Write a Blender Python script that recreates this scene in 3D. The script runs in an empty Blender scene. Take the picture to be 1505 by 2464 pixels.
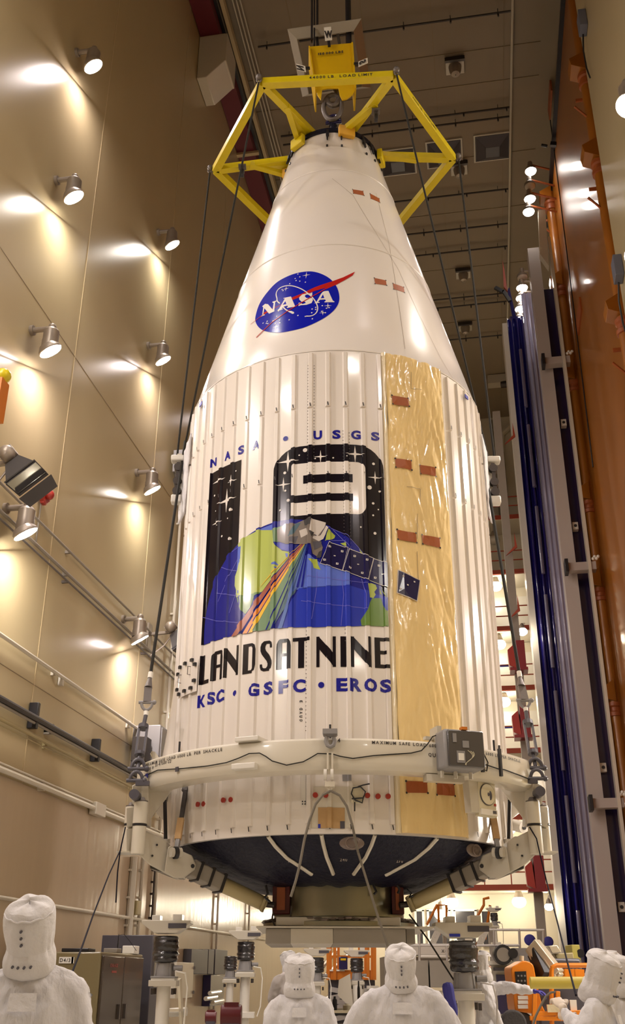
import bpy, bmesh, math, random
from mathutils import Vector, Matrix, noise
from mathutils.geometry import tessellate_polygon
random.seed(7)
R = math.radians; PI = math.pi
sc = bpy.context.scene
col = sc.collection
# ---------------------------------------------------------------- camera
CF, CP, CR, CX, CY, CZ = 2384.27, .4375, .0036, 752.5, 1232.0, 1.5
A = R(9.66)          # the camera heading is turned by this much against the building
def CW(x, y, z=0): return Vector((x*math.cos(A)-y*math.sin(A), x*math.sin(A)+y*math.cos(A), z))   # camera-aligned ground frame -> world
_F = CW(0, math.cos(CP), math.sin(CP)); _U = CW(0, -math.sin(CP), math.cos(CP)); _R = CW(1, 0, 0)
_ix = math.cos(CR)*_R + math.sin(CR)*_U; _iy = -math.sin(CR)*_R + math.cos(CR)*_U
cd = bpy.data.cameras.new('camera'); cam = bpy.data.objects.new('camera', cd); col.objects.link(cam)
cam.matrix_world = Matrix.Translation((0, 0, CZ)) @ Matrix((_ix, _iy, -_F)).transposed().to_4x4()
cd.sensor_fit = 'VERTICAL'; cd.sensor_height = 36; cd.lens = CF*36/2464; cd.clip_end = 200
sc.camera = cam
# ---------------------------------------------------------------- world, exposure
w = bpy.data.worlds.new('world'); sc.world = w; w.use_nodes = True
w.node_tree.nodes['Background'].inputs[0].default_value = (.9, .75, .55, 1)
w.node_tree.nodes['Background'].inputs[1].default_value = .0
sc.view_settings.view_transform = 'Standard'; sc.view_settings.look = 'None'
sc.view_settings.exposure = 0.06; sc.view_settings.gamma = 1
sc.cycles.sample_clamp_indirect = 6; sc.cycles.max_bounces = 8; sc.cycles.diffuse_bounces = 5
sc.cycles.glossy_bounces = 4; sc.cycles.transparent_max_bounces = 12; sc.cycles.caustics_reflective = False
LAMP = 300.0         # radiance of the high-bay lamps
# ---------------------------------------------------------------- photo / room coordinates
def ray(u, v):
    X = (u-CX)/CF; Y = -(v-CY)/CF
    return _F + X*_ix + Y*_iy
HD = CW(0, 1, 0)
def atY(u, v, y): d = ray(u, v); d = d*(y/d.dot(HD)); return Vector((d.x, d.y, d.z+CZ))      # at distance y along the heading
def onT(u, v, t): d = ray(u, v); d = d*(t/d.x); return Vector((d.x, d.y, d.z+CZ))            # on a plane along the hall
def onS(u, v, s): d = ray(u, v); d = d*(s/d.y); return Vector((d.x, d.y, d.z+CZ))            # on a plane across the hall
def onZ(u, v, z): d = ray(u, v); d = d*((z-CZ)/d.z); return Vector((d.x, d.y, d.z+CZ))       # at a height
# ---------------------------------------------------------------- materials
MT = {}
def mat(name, c, rough=.5, metal=0., coat=0., bump=0., bscale=8., var=0., vscale=3., emit=None, trans=0., alpha=1., aniso=0., stretch=(1,1,1), sheen=0., spec=.5, sss=0.):
    m = bpy.data.materials.new(name); m.use_nodes = True; nt = m.node_tree; b = nt.nodes['Principled BSDF']; I = b.inputs
    I['Base Color'].default_value = (*c, 1); I['Roughness'].default_value = rough; I['Metallic'].default_value = metal
    I['Coat Weight'].default_value = coat; I['Coat Roughness'].default_value = .08; I['Specular IOR Level'].default_value = spec
    I['Transmission Weight'].default_value = trans; I['Alpha'].default_value = alpha; I['Sheen Weight'].default_value = sheen
    if emit: I['Emission Color'].default_value = (*emit[0], 1); I['Emission Strength'].default_value = emit[1]
    if bump or var:
        tc = nt.nodes.new('ShaderNodeTexCoord'); mp = nt.nodes.new('ShaderNodeMapping'); mp.inputs['Scale'].default_value = stretch
        nt.links.new(tc.outputs['Object'], mp.inputs['Vector'])
    if bump:
        n = nt.nodes.new('ShaderNodeTexNoise'); n.inputs['Scale'].default_value = bscale; n.inputs['Detail'].default_value = 4
        nt.links.new(mp.outputs[0], n.inputs['Vector'])
        bp = nt.nodes.new('ShaderNodeBump'); bp.inputs['Strength'].default_value = bump; bp.inputs['Distance'].default_value = .02
        nt.links.new(n.outputs['Fac'], bp.inputs['Height']); nt.links.new(bp.outputs[0], I['Normal'])
    if var:
        n2 = nt.nodes.new('ShaderNodeTexNoise'); n2.inputs['Scale'].default_value = vscale; n2.inputs['Detail'].default_value = 5
        nt.links.new(mp.outputs[0], n2.inputs['Vector'])
        mx = nt.nodes.new('ShaderNodeMixRGB'); mx.inputs['Color1'].default_value = (*[x*(1-var) for x in c], 1); mx.inputs['Color2'].default_value = (*[min(1, x*(1+var)) for x in c], 1)
        nt.links.new(n2.outputs['Fac'], mx.inputs['Fac']); nt.links.new(mx.outputs[0], I['Base Color'])
    MT[name] = m; return m
mat('wall', (.50, .41, .245), .27, bump=.12, bscale=1.6, var=.05, vscale=.6, spec=.33, stretch=(1, 1, .35))
mat('wall_gloss', (.50, .40, .29), .16, bump=.2, bscale=5, var=.05, spec=.6, stretch=(1, 1, .15))
mat('ceiling', (.26, .21, .15), .7, var=.08, vscale=.5)
mat('back_wall', (.62, .56, .44), .5, var=.05, vscale=.7)
mat('floor', (.6, .58, .52), .12, var=.05)
mat('seam', (.25, .19, .11), .6)
mat('seam_light', (.54, .43, .25), .4)
mat('white', (.66, .63, .57), .3, var=.03, coat=.3)
mat('fairing', (.74, .69, .64), .28, var=.03, vscale=1.5, coat=.6)
mat('film', (.82, .62, .29), .2, bump=1.0, bscale=7, var=.14, vscale=2.5, coat=.8, stretch=(1, 1, .45))
mat('film_edge', (.72, .62, .42), .2, bump=.8, bscale=8, coat=.8)
mat('black', (.012, .011, .014), .4)
mat('blanket', (.003, .0028, .014), .5, bump=1.0, bscale=14, spec=.25)
mat('decal_black', (.006, .004, .009), .16, coat=.0, spec=.4)
mat('ink', (.03, .025, .025), .5)
mat('steel', (.16, .14, .13), .5, .6, bump=.1, bscale=30)
mat('dark_steel', (.07, .06, .055), .45, .7, bump=.1, bscale=20)
mat('bare_metal', (.27, .26, .19), .32, .85, bump=.15, bscale=3, var=.1, stretch=(1, 1, .2))
mat('frame_yellow', (.60, .47, .004), .35, var=.12, vscale=6)
mat('hook_yellow', (.66, .42, .004), .35, var=.06)
mat('pan_gray', (.27, .24, .2), .5, var=.1)
mat('pole_gray', (.13, .12, .2), .2, coat=.6)
mat('blue_gray', (.13, .14, .19), .45)
mat('pan_brown', (.17, .10, .06), .5, var=.15)
mat('pad_orange', (.60, .32, .02), .6)
mat('red_beam', (.13, .012, .022), .6)
mat('brown_tape', (.34, .085, .02), .45)
mat('red', (.35, .03, .02), .4)
mat('dark_red', (.22, .015, .02), .45)
mat('board', (.45, .28, .12), .7, var=.1, vscale=20)
mat('ring', (.60, .555, .46), .3, var=.03, coat=.4)
mat('arm', (.52, .48, .40), .35, var=.05)
mat('olive', (.40, .33, .17), .45)
mat('gray_box', (.24, .23, .23), .45)
mat('panel_dark', (.06, .055, .055), .3, coat=.5)
mat('cable', (.022, .02, .016), .7, spec=.2)
mat('rope', (.16, .14, .11), .8)
mat('blue_line', (.01, .009, .016), .8, spec=.1)
mat('blue_tape', (.02, .03, .35), .5)
mat('clear_bag', (.22, .16, .13), .15, bump=1, bscale=14, alpha=.6, coat=1)
mat('black_bag', (.02, .018, .02), .2, bump=1.0, bscale=16, coat=.6)
mat('white_tag', (.75, .72, .65), .6)
mat('glass', (.03, .03, .035), .08, coat=1)
mat('dial', (.62, .57, .42), .4)
mat('lamp_on', (1, 1, 1), .5, emit=((1, .92, .83), LAMP))
mat('lamp_cool', (1, 1, 1), .5, emit=((1, .87, .85), LAMP))
mat('pendant_on', (1, 1, 1), .5, emit=((1, .88, .68), 45))
mat('door_on', (1, 1, 1), .5, emit=((1, .90, .82), 45))
mat('lamp_off', (.5, .45, .38), .3)
mat('lamp_body', (.34, .29, .24), .4, .5)
mat('flood', (.05, .045, .045), .5)
mat('orange_vinyl', (.34, .115, .010), .38, var=.15, vscale=.6, coat=.25, bump=.15, bscale=1.2)
mat('orange_paint', (.55, .16, .01), .4)
mat('lift_orange', (.75, .22, .01), .35)
mat('navy', (.018, .015, .075), .2, coat=.4)
mat('blue_vinyl', (.014, .011, .13), .15, coat=.8, bump=.3, bscale=2, stretch=(1, 1, .1))
mat('curtain', (.42, .39, .52), .22, coat=.7, bump=.25, bscale=3, stretch=(1, 1, .03))
mat('pier', (.42, .37, .34), .5)
mat('rail_red', (.33, .05, .02), .5)
mat('rail_gray', (.45, .42, .4), .4, .3)
mat('cabinet', (.19, .15, .07), .4, coat=.3)
mat('cabinet_dark', (.05, .035, .025), .25, coat=.4)
mat('yellow_pipe', (.55, .44, .07), .45)
mat('chair_blue', (.03, .03, .22), .7)
mat('window_dark', (.03, .028, .03), .25)
mat('tire', (.05, .045, .045), .8, bump=.3, bscale=40)
mat('alu', (.72, .66, .52), .3, .55)
mat('suit', (.58, .565, .58), .8, bump=1.0, bscale=18, var=.04, sheen=.2, stretch=(1, 1, .5))
mat('hood', (.58, .56, .56), .8, bump=.6, bscale=18, var=.04, sheen=.2)
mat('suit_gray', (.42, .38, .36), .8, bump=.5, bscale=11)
mat('olive_yellow', (.42, .36, .08), .5)
mat('glove', (.62, .52, .42), .5)
mat('blue_glove', (.04, .03, .28), .5)
mat('skin', (.5, .28, .19), .5)
mat('hair', (.05, .03, .02), .8)
mat('maroon', (.1, .01, .012), .3)
mat('slate', (.07, .065, .08), .4)
mat('meat_blue', (.005, .010, .36), .18, spec=.4)
mat('meat_red', (.42, .015, .012), .18, spec=.4)
mat('decal_white', (.74, .69, .64), .3, coat=.6)
mat('text_blue', (.014, .014, .26), .18, spec=.4)
mat('ocean', (.008, .012, .24), .18, spec=.4)
mat('ocean_mid', (.02, .04, .42), .18, spec=.4)
mat('ocean_light', (.11, .17, .60), .18, spec=.4)
mat('land', (.38, .46, .07), .3, coat=.6)
mat('land_dark', (.10, .21, .015), .3, coat=.6)
mat('grid', (.16, .16, .6), .18, spec=.4)
mat('panel_blue', (.010, .008, .06), .18, spec=.4)
mat('sat_gray', (.17, .14, .12), .3, coat=.6)
mat('sat_light', (.55, .50, .46), .3, coat=.6)
mat('b_red', (.30, .05, .012), .3, coat=.6)
mat('b_orange', (.70, .22, .005), .3, coat=.6)
mat('b_yellow', (.80, .48, .005), .3, coat=.6)
mat('b_green', (.13, .24, .12), .3, coat=.6)
mat('b_teal', (.045, .11, .15), .3, coat=.6)
mat('b_blue', (.06, .13, .42), .3, coat=.6)
# ---------------------------------------------------------------- mesh builder
def frame(d):
    d = d.normalized(); a = Vector((0, 0, 1)) if abs(d.z) < .95 else Vector((1, 0, 0))
    x = a.cross(d).normalized(); return x, d.cross(x)
class MB:
    def __init__(s): s.v = []; s.f = []; s.m = []; s.M = Matrix.Identity(4); s.k = 0
    def _v(s, p): s.v.append(tuple(s.M @ Vector(p))); return len(s.v)-1
    def _f(s, idx): s.f.append(tuple(idx)); s.m.append(s.k)
    def box(s, c, d, rz=0, M=None):
        c = Vector(c); m = M if M else Matrix.Rotation(rz, 3, 'Z'); b = []
        for z in (-1, 1):
            for x, y in ((-1, -1), (1, -1), (1, 1), (-1, 1)): b.append(s._v(c + m @ Vector((x*d[0]/2, y*d[1]/2, z*d[2]/2))))
        for q in ((0,3,2,1), (4,5,6,7), (0,1,5,4), (1,2,6,5), (2,3,7,6), (3,0,4,7)): s._f([b[i] for i in q])
        return s
    def bar(s, p0, p1, w, h, up=(0, 0, 1), w1=None, h1=None):
        p0 = Vector(p0); p1 = Vector(p1); d = (p1-p0).normalized(); x = d.cross(Vector(up))
        if x.length < 1e-4: x = Vector((1, 0, 0))
        x.normalize(); y = x.cross(d); w1 = w if w1 is None else w1; h1 = h if h1 is None else h1
        a = [s._v(p0+x*i*w/2+y*j*h/2) for i, j in ((-1,-1),(1,-1),(1,1),(-1,1))]; b = [s._v(p1+x*i*w1/2+y*j*h1/2) for i, j in ((-1,-1),(1,-1),(1,1),(-1,1))]
        s._f(a[::-1]); s._f(b)
        for i in range(4): s._f([a[i], a[(i+1)%4], b[(i+1)%4], b[i]])
        return s
    def cyl(s, p0, p1, r, r1=None, n=14, caps=True):
        p0 = Vector(p0); p1 = Vector(p1); r1 = r if r1 is None else r1; x, y = frame(p1-p0)
        a = []; b = []
        for i in range(n):
            t = 2*PI*i/n; o = x*math.cos(t)+y*math.sin(t); a.append(s._v(p0+o*r)); b.append(s._v(p1+o*r1))
        for i in range(n): s._f([a[i], a[(i+1)%n], b[(i+1)%n], b[i]])
        if caps: s._f(a[::-1]); s._f(b)
        return s
    def tube(s, pts, r, n=8, closed=False):
        pts = [Vector(p) for p in pts]; N = len(pts); rings = []; rs = r if isinstance(r, (list, tuple)) else [r]*N; px = None
        for i, p in enumerate(pts):
            if closed: d = pts[(i+1)%N]-pts[i-1]
            else: d = pts[min(i+1, N-1)]-pts[max(i-1, 0)]
            d.normalize()
            if px is None: x, y = frame(d)
            else: x = (px-d*px.dot(d)).normalized(); y = d.cross(x)
            px = x; rings.append([s._v(p+(x*math.cos(2*PI*k/n)+y*math.sin(2*PI*k/n))*rs[i]) for k in range(n)])
        for i in range(N if closed else N-1):
            a = rings[i]; b = rings[(i+1)%N]
            for k in range(n): s._f([a[k], a[(k+1)%n], b[(k+1)%n], b[k]])
        if not closed: s._f(rings[0][::-1]); s._f(rings[-1])
        return s
    def lathe(s, prof, c=(0,0,0), axis=(0,0,1), n=32, a0=0, a1=2*PI, caps=False):
        c = Vector(c); ax = Vector(axis).normalized(); x, y = frame(ax) if abs(ax.z) < .999 else (Vector((1,0,0)), Vector((0,1,0))*(1 if ax.z > 0 else -1))
        full = abs(a1-a0-2*PI) < 1e-6; cnt = n if full else n+1; rings = []
        for r, z in prof: rings.append([s._v(c+ax*z+(x*math.cos(a0+(a1-a0)*k/n)+y*math.sin(a0+(a1-a0)*k/n))*max(r, 1e-4)) for k in range(cnt)])
        for a, b in zip(rings, rings[1:]):
            for k in range(n): s._f([a[k], a[(k+1)%cnt], b[(k+1)%cnt], b[k]])
        if caps: s._f(rings[0][::-1]); s._f(rings[-1])
        return s
    def sph(s, c, r, n=14, m=9, M=None):
        c = Vector(c); r = r if isinstance(r, (tuple, list)) else (r, r, r); rings = []; M = M or Matrix.Identity(3)
        for j in range(1, m):
            ph = PI*j/m; rings.append([s._v(c+M@Vector((r[0]*math.sin(ph)*math.cos(2*PI*k/n), r[1]*math.sin(ph)*math.sin(2*PI*k/n), r[2]*math.cos(ph)))) for k in range(n)])
        t = s._v(c+M@Vector((0,0,r[2]))); b = s._v(c-M@Vector((0,0,r[2])))
        for k in range(n): s._f([t, rings[0][k], rings[0][(k+1)%n]]); s._f([b, rings[-1][(k+1)%n], rings[-1][k]])
        for a, q in zip(rings, rings[1:]):
            for k in range(n): s._f([a[k], q[k], q[(k+1)%n], a[(k+1)%n]])
        return s
    def prism(s, pts, e):          # closed 3-D polygon pushed along vector e
        e = Vector(e); a = [s._v(p) for p in pts]; b = [s._v(Vector(p)+e) for p in pts]; n = len(a)
        s._f(a[::-1]); s._f(b)
        for i in range(n): s._f([a[i], a[(i+1)%n], b[(i+1)%n], b[i]])
        return s
    def disc(s, c, ax, r, n=20, r2=None):
        x, y = frame(Vector(ax)); c = Vector(c); r2 = r2 or r
        s._f([s._v(c+x*math.cos(2*PI*k/n)*r+y*math.sin(2*PI*k/n)*r2) for k in range(n)]); return s
    def build(s, name, m, parent=None, bevel=0, smooth=True, sub=0, kind=None, label=None):
        me = bpy.data.meshes.new(name); me.from_pydata(s.v, [], s.f)
        for x in (m if isinstance(m, (list, tuple)) else [m]): me.materials.append(MT[x])
        for p, k in zip(me.polygons, s.m): p.material_index = k
        bm = bmesh.new(); bm.from_mesh(me); bmesh.ops.recalc_face_normals(bm, faces=bm.faces); bm.to_mesh(me); bm.free()
        if smooth:
            me.polygons.foreach_set('use_smooth', [True]*len(me.polygons)); me.set_sharp_from_angle(angle=R(34))
        o = bpy.data.objects.new(name, me); col.objects.link(o)
        if parent: o.parent = parent
        if bevel: b = o.modifiers.new('bevel', 'BEVEL'); b.width = bevel; b.segments = 2; b.limit_method = 'ANGLE'; b.angle_limit = R(40)
        if sub: b = o.modifiers.new('sub', 'SUBSURF'); b.levels = sub; b.render_levels = sub
        if kind: o['kind'] = kind
        if label: o['label'] = label
        return o
def tag(o, label=None, cat=None, group=None, kind=None):
    for k, x in (('label', label), ('category', cat), ('group', group), ('kind', kind)):
        if x: o[k] = x
    return o
def empty(name, loc, rz=0, label=None, cat=None, group=None):
    o = bpy.data.objects.new(name, None); col.objects.link(o); o.location = loc; o.rotation_euler = (0, 0, rz); o.empty_display_size = .2
    return tag(o, label, cat, group)
def copy_tree(o, parent=None):
    c = o.copy(); col.objects.link(c); c.parent = parent
    for ch in list(o.children): copy_tree(ch, c)
    return c

def MW(root):                     # a builder fed with world coordinates whose mesh hangs under root
    m = MB(); m.M = (Matrix.Translation(root.location) @ Matrix.Rotation(root.rotation_euler.z, 4, 'Z')).inverted(); return m
GL = {}
def glyph(ch, off=.03):           # a letter as flat triangles in a unit box
    if (ch, off) in GL: return GL[(ch, off)]
    cu = bpy.data.curves.new('t', 'FONT'); cu.body = ch; cu.offset = off; cu.resolution_u = 3
    o = bpy.data.objects.new('t', cu); col.objects.link(o); dg = bpy.context.evaluated_depsgraph_get()
    me = o.evaluated_get(dg).to_mesh(); vs = [(v.co.x, v.co.y) for v in me.vertices]; fs = [tuple(p.vertices) for p in me.polygons]
    bpy.data.objects.remove(o); bpy.data.curves.remove(cu)
    x0 = min(v[0] for v in vs); x1 = max(v[0] for v in vs); y0 = min(v[1] for v in vs); y1 = max(v[1] for v in vs)
    g = ([((x-x0)/(x1-x0), (y-y0)/(y1-y0)) for x, y in vs], fs, (x1-x0)/(y1-y0)); GL[(ch, off)] = g; return g
def text_on(m, s, o, ex, ey, h, sp=.18, wf=1.0, off=.02):      # flat lettering starting at o along ex, height h along ey
    o = Vector(o); ex = Vector(ex).normalized(); ey = Vector(ey).normalized(); x = 0
    for ch in s:
        if ch == ' ': x += h*.45*wf; continue
        hh = h; dy = 0; gw = glyph(ch, off)[2]
        if ch in '.,': hh = h*.16
        elif ch == '-': hh = h*.14; dy = h*.42
        wd = hh*gw*wf
        vs, fs, _ = glyph(ch, off); ids = [m._v(o+ex*(x+a*wd)+ey*(dy+b*hh)) for a, b in vs]
        for f in fs: m._f([ids[i] for i in f])
        x += wd+h*sp
    return x
# ================================================================ THE HALL
ZC = 29.4; SB = 48.3; TL = -7.2
def slab(name, c, d, m, kind='structure'):
    return tag((MB().box(c, d).build(name, m, smooth=False)), kind=kind)
slab('floor', (0, 18, -.1), (16, 62, .2), 'floor')
slab('ceiling', (0, 18, ZC+.15), (16, 62, .3), 'ceiling')
slab('wall_left', (TL-.15, 18, ZC/2), (.3, 62, ZC), 'wall')
slab('wall_back', (0, SB+.15, ZC/2), (14.4, .3, ZC), 'back_wall')
slab('wall_front', (0, -12.15, ZC/2), (14.4, .3, ZC), 'wall')
slab('wall_right', (3.6, 2.6, ZC/2), (.3, 29.3, ZC), 'wall')
slab('wall_east', (7.25, 33, ZC/2), (.3, 32, ZC), 'wall')
# panel seams: shallow ribs on the left wall, and on the ceiling
m = MB()
for k in range(12):
    s = onT(232, 445, TL).y + 2.44*2*(k-3) 
    m.box((TL+.002, s, ZC/2), (.01, .02, ZC))
tag((m.build('trim_1', 'seam_light', smooth=False)), kind='structure')
m = MB()
for (u, v) in ((55, 690), (200, 875)): pass
za = onT(130, 785, TL).z
m.box((TL+.002, 18, za), (.006, 60, .012)); m.box((TL+.002, 18, onT(165, 1700, TL).z), (.006, 60, .012))
tag((m.build('trim_2', 'seam', smooth=False)), kind='structure')
m = MB()
for v in (120, 200, 375, 505, 640, 770): m.box((-2, onZ(1150, v, ZC).y, ZC-.01), (11, .02, .02))
for t in (-4.5, -2.2, 0, 2.3): m.box((t, 18, ZC-.01), (.02, 60, .02))
tag((m.build('trim_3', 'seam', smooth=False)), kind='structure')
# sprinkler pipes under the ceiling
for i, v in enumerate((38, 268, 290, 463, 546, 600, 712, 732, 812)):
    s = onZ(1150, v, ZC-.2).y
    m = MB(); m.cyl((-5.7, s, ZC-.2), (2.5, s, ZC-.2), .035, n=8)
    for k in range(6): m.cyl((-5.4+1.5*k+.3*(i % 2), s, ZC-.2), (-5.4+1.5*k+.3*(i % 2), s, ZC-.36), .03, n=6); m.cyl((-5.4+1.5*k, s, ZC-.003), (-5.4+1.5*k, s, ZC-.2), .012, n=5)
    nm = ('nearest of the sprinkler pipes, at the top edge of the ceiling', 'sprinkler pipe just above the ceiling vents, upper of a close pair', 'sprinkler pipe just above the ceiling vents, lower of a close pair', 'sprinkler pipe first below the ceiling vents', 'sprinkler pipe second below the ceiling vents', 'sprinkler pipe third below the ceiling vents', 'upper of the close pair of sprinkler pipes midway down the ceiling', 'lower of the close pair of sprinkler pipes midway down the ceiling', 'farthest sprinkler pipe, near the back wall')[i]
    tag((m.build('sprinkler_pipe', 'dark_steel')), 'thin dark ' + nm, 'pipe', 'sprinkler pipes across the ceiling')
t = 2.56
tag((MB().cyl((t, -5, ZC-.12), (t, 44, ZC-.12), .045, n=8).build('conduit', 'arm')), 'long pale conduit running along the ceiling towards the back wall, right side', 'conduit')
# crane runway beam on the upper left
e = (empty('crane_runway', (0, 0, 0), label='dark red crane runway beam running along the top of the left wall', cat='crane beam'))
MB().box((-6.87, 18, 28.6), (.62, 60, .9)).build('beam', 'red_beam', e, smooth=False)
MB().box((-6.5, 18, 28.75), (.10, 60, .5)).build('web', 'black', e, smooth=False)
MB().box((-6.37, 18, 28.9), (.12, 60, .3)).build('rail', 'seam_light', e, smooth=False)
m = MB()
for k in range(9): m.box((-6.8, 6.3+4.9*k, 28.1), (.8, .14, .1))
m.build('cross_tie', 'seam_light', e, smooth=False, kind='stuff')
for k in range(3):
    m = MB(); t = -6.12+.12*k; m.cyl((t, -5, 29.2), (t, 47, 29.2), .028, n=6)
    tag((m.build('conduit', 'arm')), ('thin tan conduit nearest the red crane beam, one of three side by side', 'middle one of three thin tan conduits beside the red crane beam', 'thin tan conduit farthest from the red crane beam, one of three side by side')[k], 'conduit', 'conduits beside the crane beam')
# beige box duct hanging from the left wall near the top
q = onT(510, 170, -6.9)
m = MB(); m.box((-6.74, q.y, q.z+.3), (.9, 1.1, 1.2)); m.prism([(-7.19, q.y-.55, q.z-.25), (-6.3, q.y-.55, q.z-.25), (-6.9, q.y-.55, q.z-.9), (-7.19, q.y-.55, q.z-.9)], (0, 1.1, 0))
tag((m.build('box_duct', 'ring', bevel=.02)), 'beige box duct high on the left wall below the crane beam', 'duct')
# unlit recessed ceiling lamps and louvred vents
def ceil_lamp(u, v, lab):
    q = onZ(u, v, ZC); e = empty('ceiling_lamp', Vector((q.x, q.y, ZC)), 0, lab, 'lamp', 'unlit lamps in the ceiling')
    MB().box((0, 0, -.06), (.62, .62, .12)).build('housing', 'arm', e, bevel=.01)
    MB().lathe([(.02, -.5), (.14, -.46), (.2, -.3), (.22, -.12)], n=18).build('dome', 'lamp_body', e)
    MB().box((0, -.33, -.14), (.66, .1, .16)).build('bracket', 'dark_steel', e)
ceil_lamp(1095, 155, 'unlit ceiling lamp nearest the camera, above right of the yellow frame')
ceil_lamp(1105, 402, 'unlit ceiling lamp beside the right corner of the yellow frame')
ceil_lamp(1115, 655, 'unlit ceiling lamp right of the round insignia, third along')
ceil_lamp(1120, 783, 'unlit ceiling lamp farthest back above the right sling')
def vent(u, v, lab):
    q = onZ(u, v, ZC); e = empty('ceiling_vent', Vector((q.x, q.y, ZC)), 0, lab, 'vent', 'square vents in the ceiling')
    MB().box((0, 0, -.03), (1.35, 1.35, .06)).build('frame', 'arm', e)
    m = MB(); a, b = .62, .26
    m.prism([(-a, -a, -.07), (a, -a, -.07), (b, -b, -.3), (-b, -b, -.3)], (0, .01, 0)); m.prism([(-b, -b, -.3), (b, -b, -.3), (b, b, -.3), (-b, b, -.3)], (0, 0, .01))
    m.prism([(-a, a, -.07), (a, a, -.07), (b, b, -.3), (-b, b, -.3)], (0, -.01, 0)); m.prism([(-a, -a, -.07), (-a, a, -.07), (-b, b, -.3), (-b, -b, -.3)], (.01, 0, 0)); m.prism([(a, -a, -.07), (a, a, -.07), (b, b, -.3), (b, -b, -.3)], (-.01, 0, 0))
    m.build('diffuser', 'slate', e, smooth=False)
    m = MB()
    for k in range(14): x = -.6+1.2*k/13; m.box((x, 0, -.075), (.02, 1.2, .03))
    m.build('louvre', 'dark_steel', e, smooth=False)
vent(1185, 352, 'grey louvred ceiling vent farthest right, beside the long conduit')
vent(1070, 368, 'grey louvred ceiling vent in the middle, behind the corner of the yellow frame')
vent(958, 388, 'grey louvred ceiling vent on the left, behind the yellow spoke')
# ---------------------------------------------------------------- lamps
def lamp_proto(mt):
    e = empty('high_bay_lamp', (0, 0, 0), 0)
    n = Vector((.55, .42, -1)).normalized(); c = Vector((0, 0, 0)); up = Vector((-.03, 0, .5)); ax_ = Vector((0, 0, 1))
    MB().disc(c+n*.012, n, .188, 24).build('lens', mt, e)
    MB().lathe([(.198, .0), (.208, .015), (.198, .05), (.17, .09), (.15, .12), (.02, .125), (.0, .125)], c, -n, n=24).build('reflector', 'lamp_body', e)
    MB().lathe([(.142, .06), (.142, .2), (.135, .22), (.135, .40), (.10, .45), (.02, .46)], (-.03, 0, 0), ax_, n=20).build('ballast', 'lamp_body', e)
    m = MB(); m.cyl(up+Vector((0, 0, -.03)), (-.36, 0, .47), .05, n=10); m.cyl((-.36, 0, .47), (-.44, 0, .47), .09, n=12)
    m.sph(up, .07); m.build('arm', 'lamp_body', e)
    return e
rows = ((2.443, 'top'), (1.93, 'second'), (1.424, 'third'), (.919, 'lowest'))
protos = {}
cols_s = (14.02, 19.92, 25.9, 31.8, 37.7, 8.1, 2.2)
for ci, s in enumerate(cols_s):
    for ri, (zt, rn) in enumerate(rows):
        if ci in (2, 3, 4) and ri > 1: continue
        mt = 'lamp_cool' if (ci+ri) % 2 == 0 else 'lamp_on'
        if mt not in protos: e = protos[mt] = lamp_proto(mt)
        else: e = copy_tree(protos[mt])
        e.location = Vector((TL+.42, s, CZ+zt*7.2*.9))
        cn = ('left', 'right')[ci] if ci < 2 else ''
        if ci < 2: lab = f'lit high-bay lamp on the left wall, {rn} of the {cn} column of four'
        elif ci < 5: lab = f'wall lamp beyond the white nose cone, {("nearest", "middle", "farthest")[ci-2]} column, {rn} row'
        else: lab = f'left wall lamp outside the frame, {("first", "second", "third", "fourth")[ci-5]} column back, {rn} row'
        tag(e, lab, 'lamp', 'high-bay lamps on the left wall')
# exact seats of the eight lamps in view
LV = [((225, 160), (178, 475), (122, 845), (62, 1285)), ((415, 590), (393, 868), (367, 1180), (337, 1540))]
k = 0
lam = [o for o in col.objects if o.name.startswith('high_bay_lamp')]
for ci in range(2):
    for ri in range(4):
        q = onT(*LV[ci][ri], TL+.42); lam[ci*4+ri].location = Vector((q.x, q.y, q.z))
# lamps on the right wall (mirror image), the first one shows at the frame's right edge
def right_lamp(t, s, z, lab, mt='lamp_on'):
    e = copy_tree(protos[mt]); e.location = Vector((t, s, z)); e.rotation_euler = (0, 0, PI); tag(e, lab, 'lamp', 'high-bay lamps on the right wall'); return e
q = onT(1512, 255, 3.0)
right_lamp(q.x, q.y, q.z, 'lit lamp cut by the right edge of the picture, high on the right wall')
for j, z in enumerate((3.6, 6.4, 9.2, 12)): right_lamp(3.0, 13.4, z, f'added right wall lamp just outside the right frame edge, {("lowest", "second", "third", "top")[j]} row', ('lamp_on', 'lamp_cool')[j % 2])  # extra out-of-view column, added to brighten the fairing's right side
for i, s in enumerate((q.y-6, q.y-12)):
    for j, z in enumerate((8, 12, 16, 20)):
        if s > -11: right_lamp(3.0, s, z, f'right wall lamp outside the frame, {("first", "second", "third")[i]} column back, {("lowest", "second", "third", "top")[j]} row', ('lamp_on', 'lamp_cool')[j % 2])

zg = onT(150, 1925, TL).z
tag(MB().box((TL+.008, 18, zg/2), (.012, 60, zg-.01)).build('trim_4', 'wall_gloss', smooth=False), kind='structure')
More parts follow.
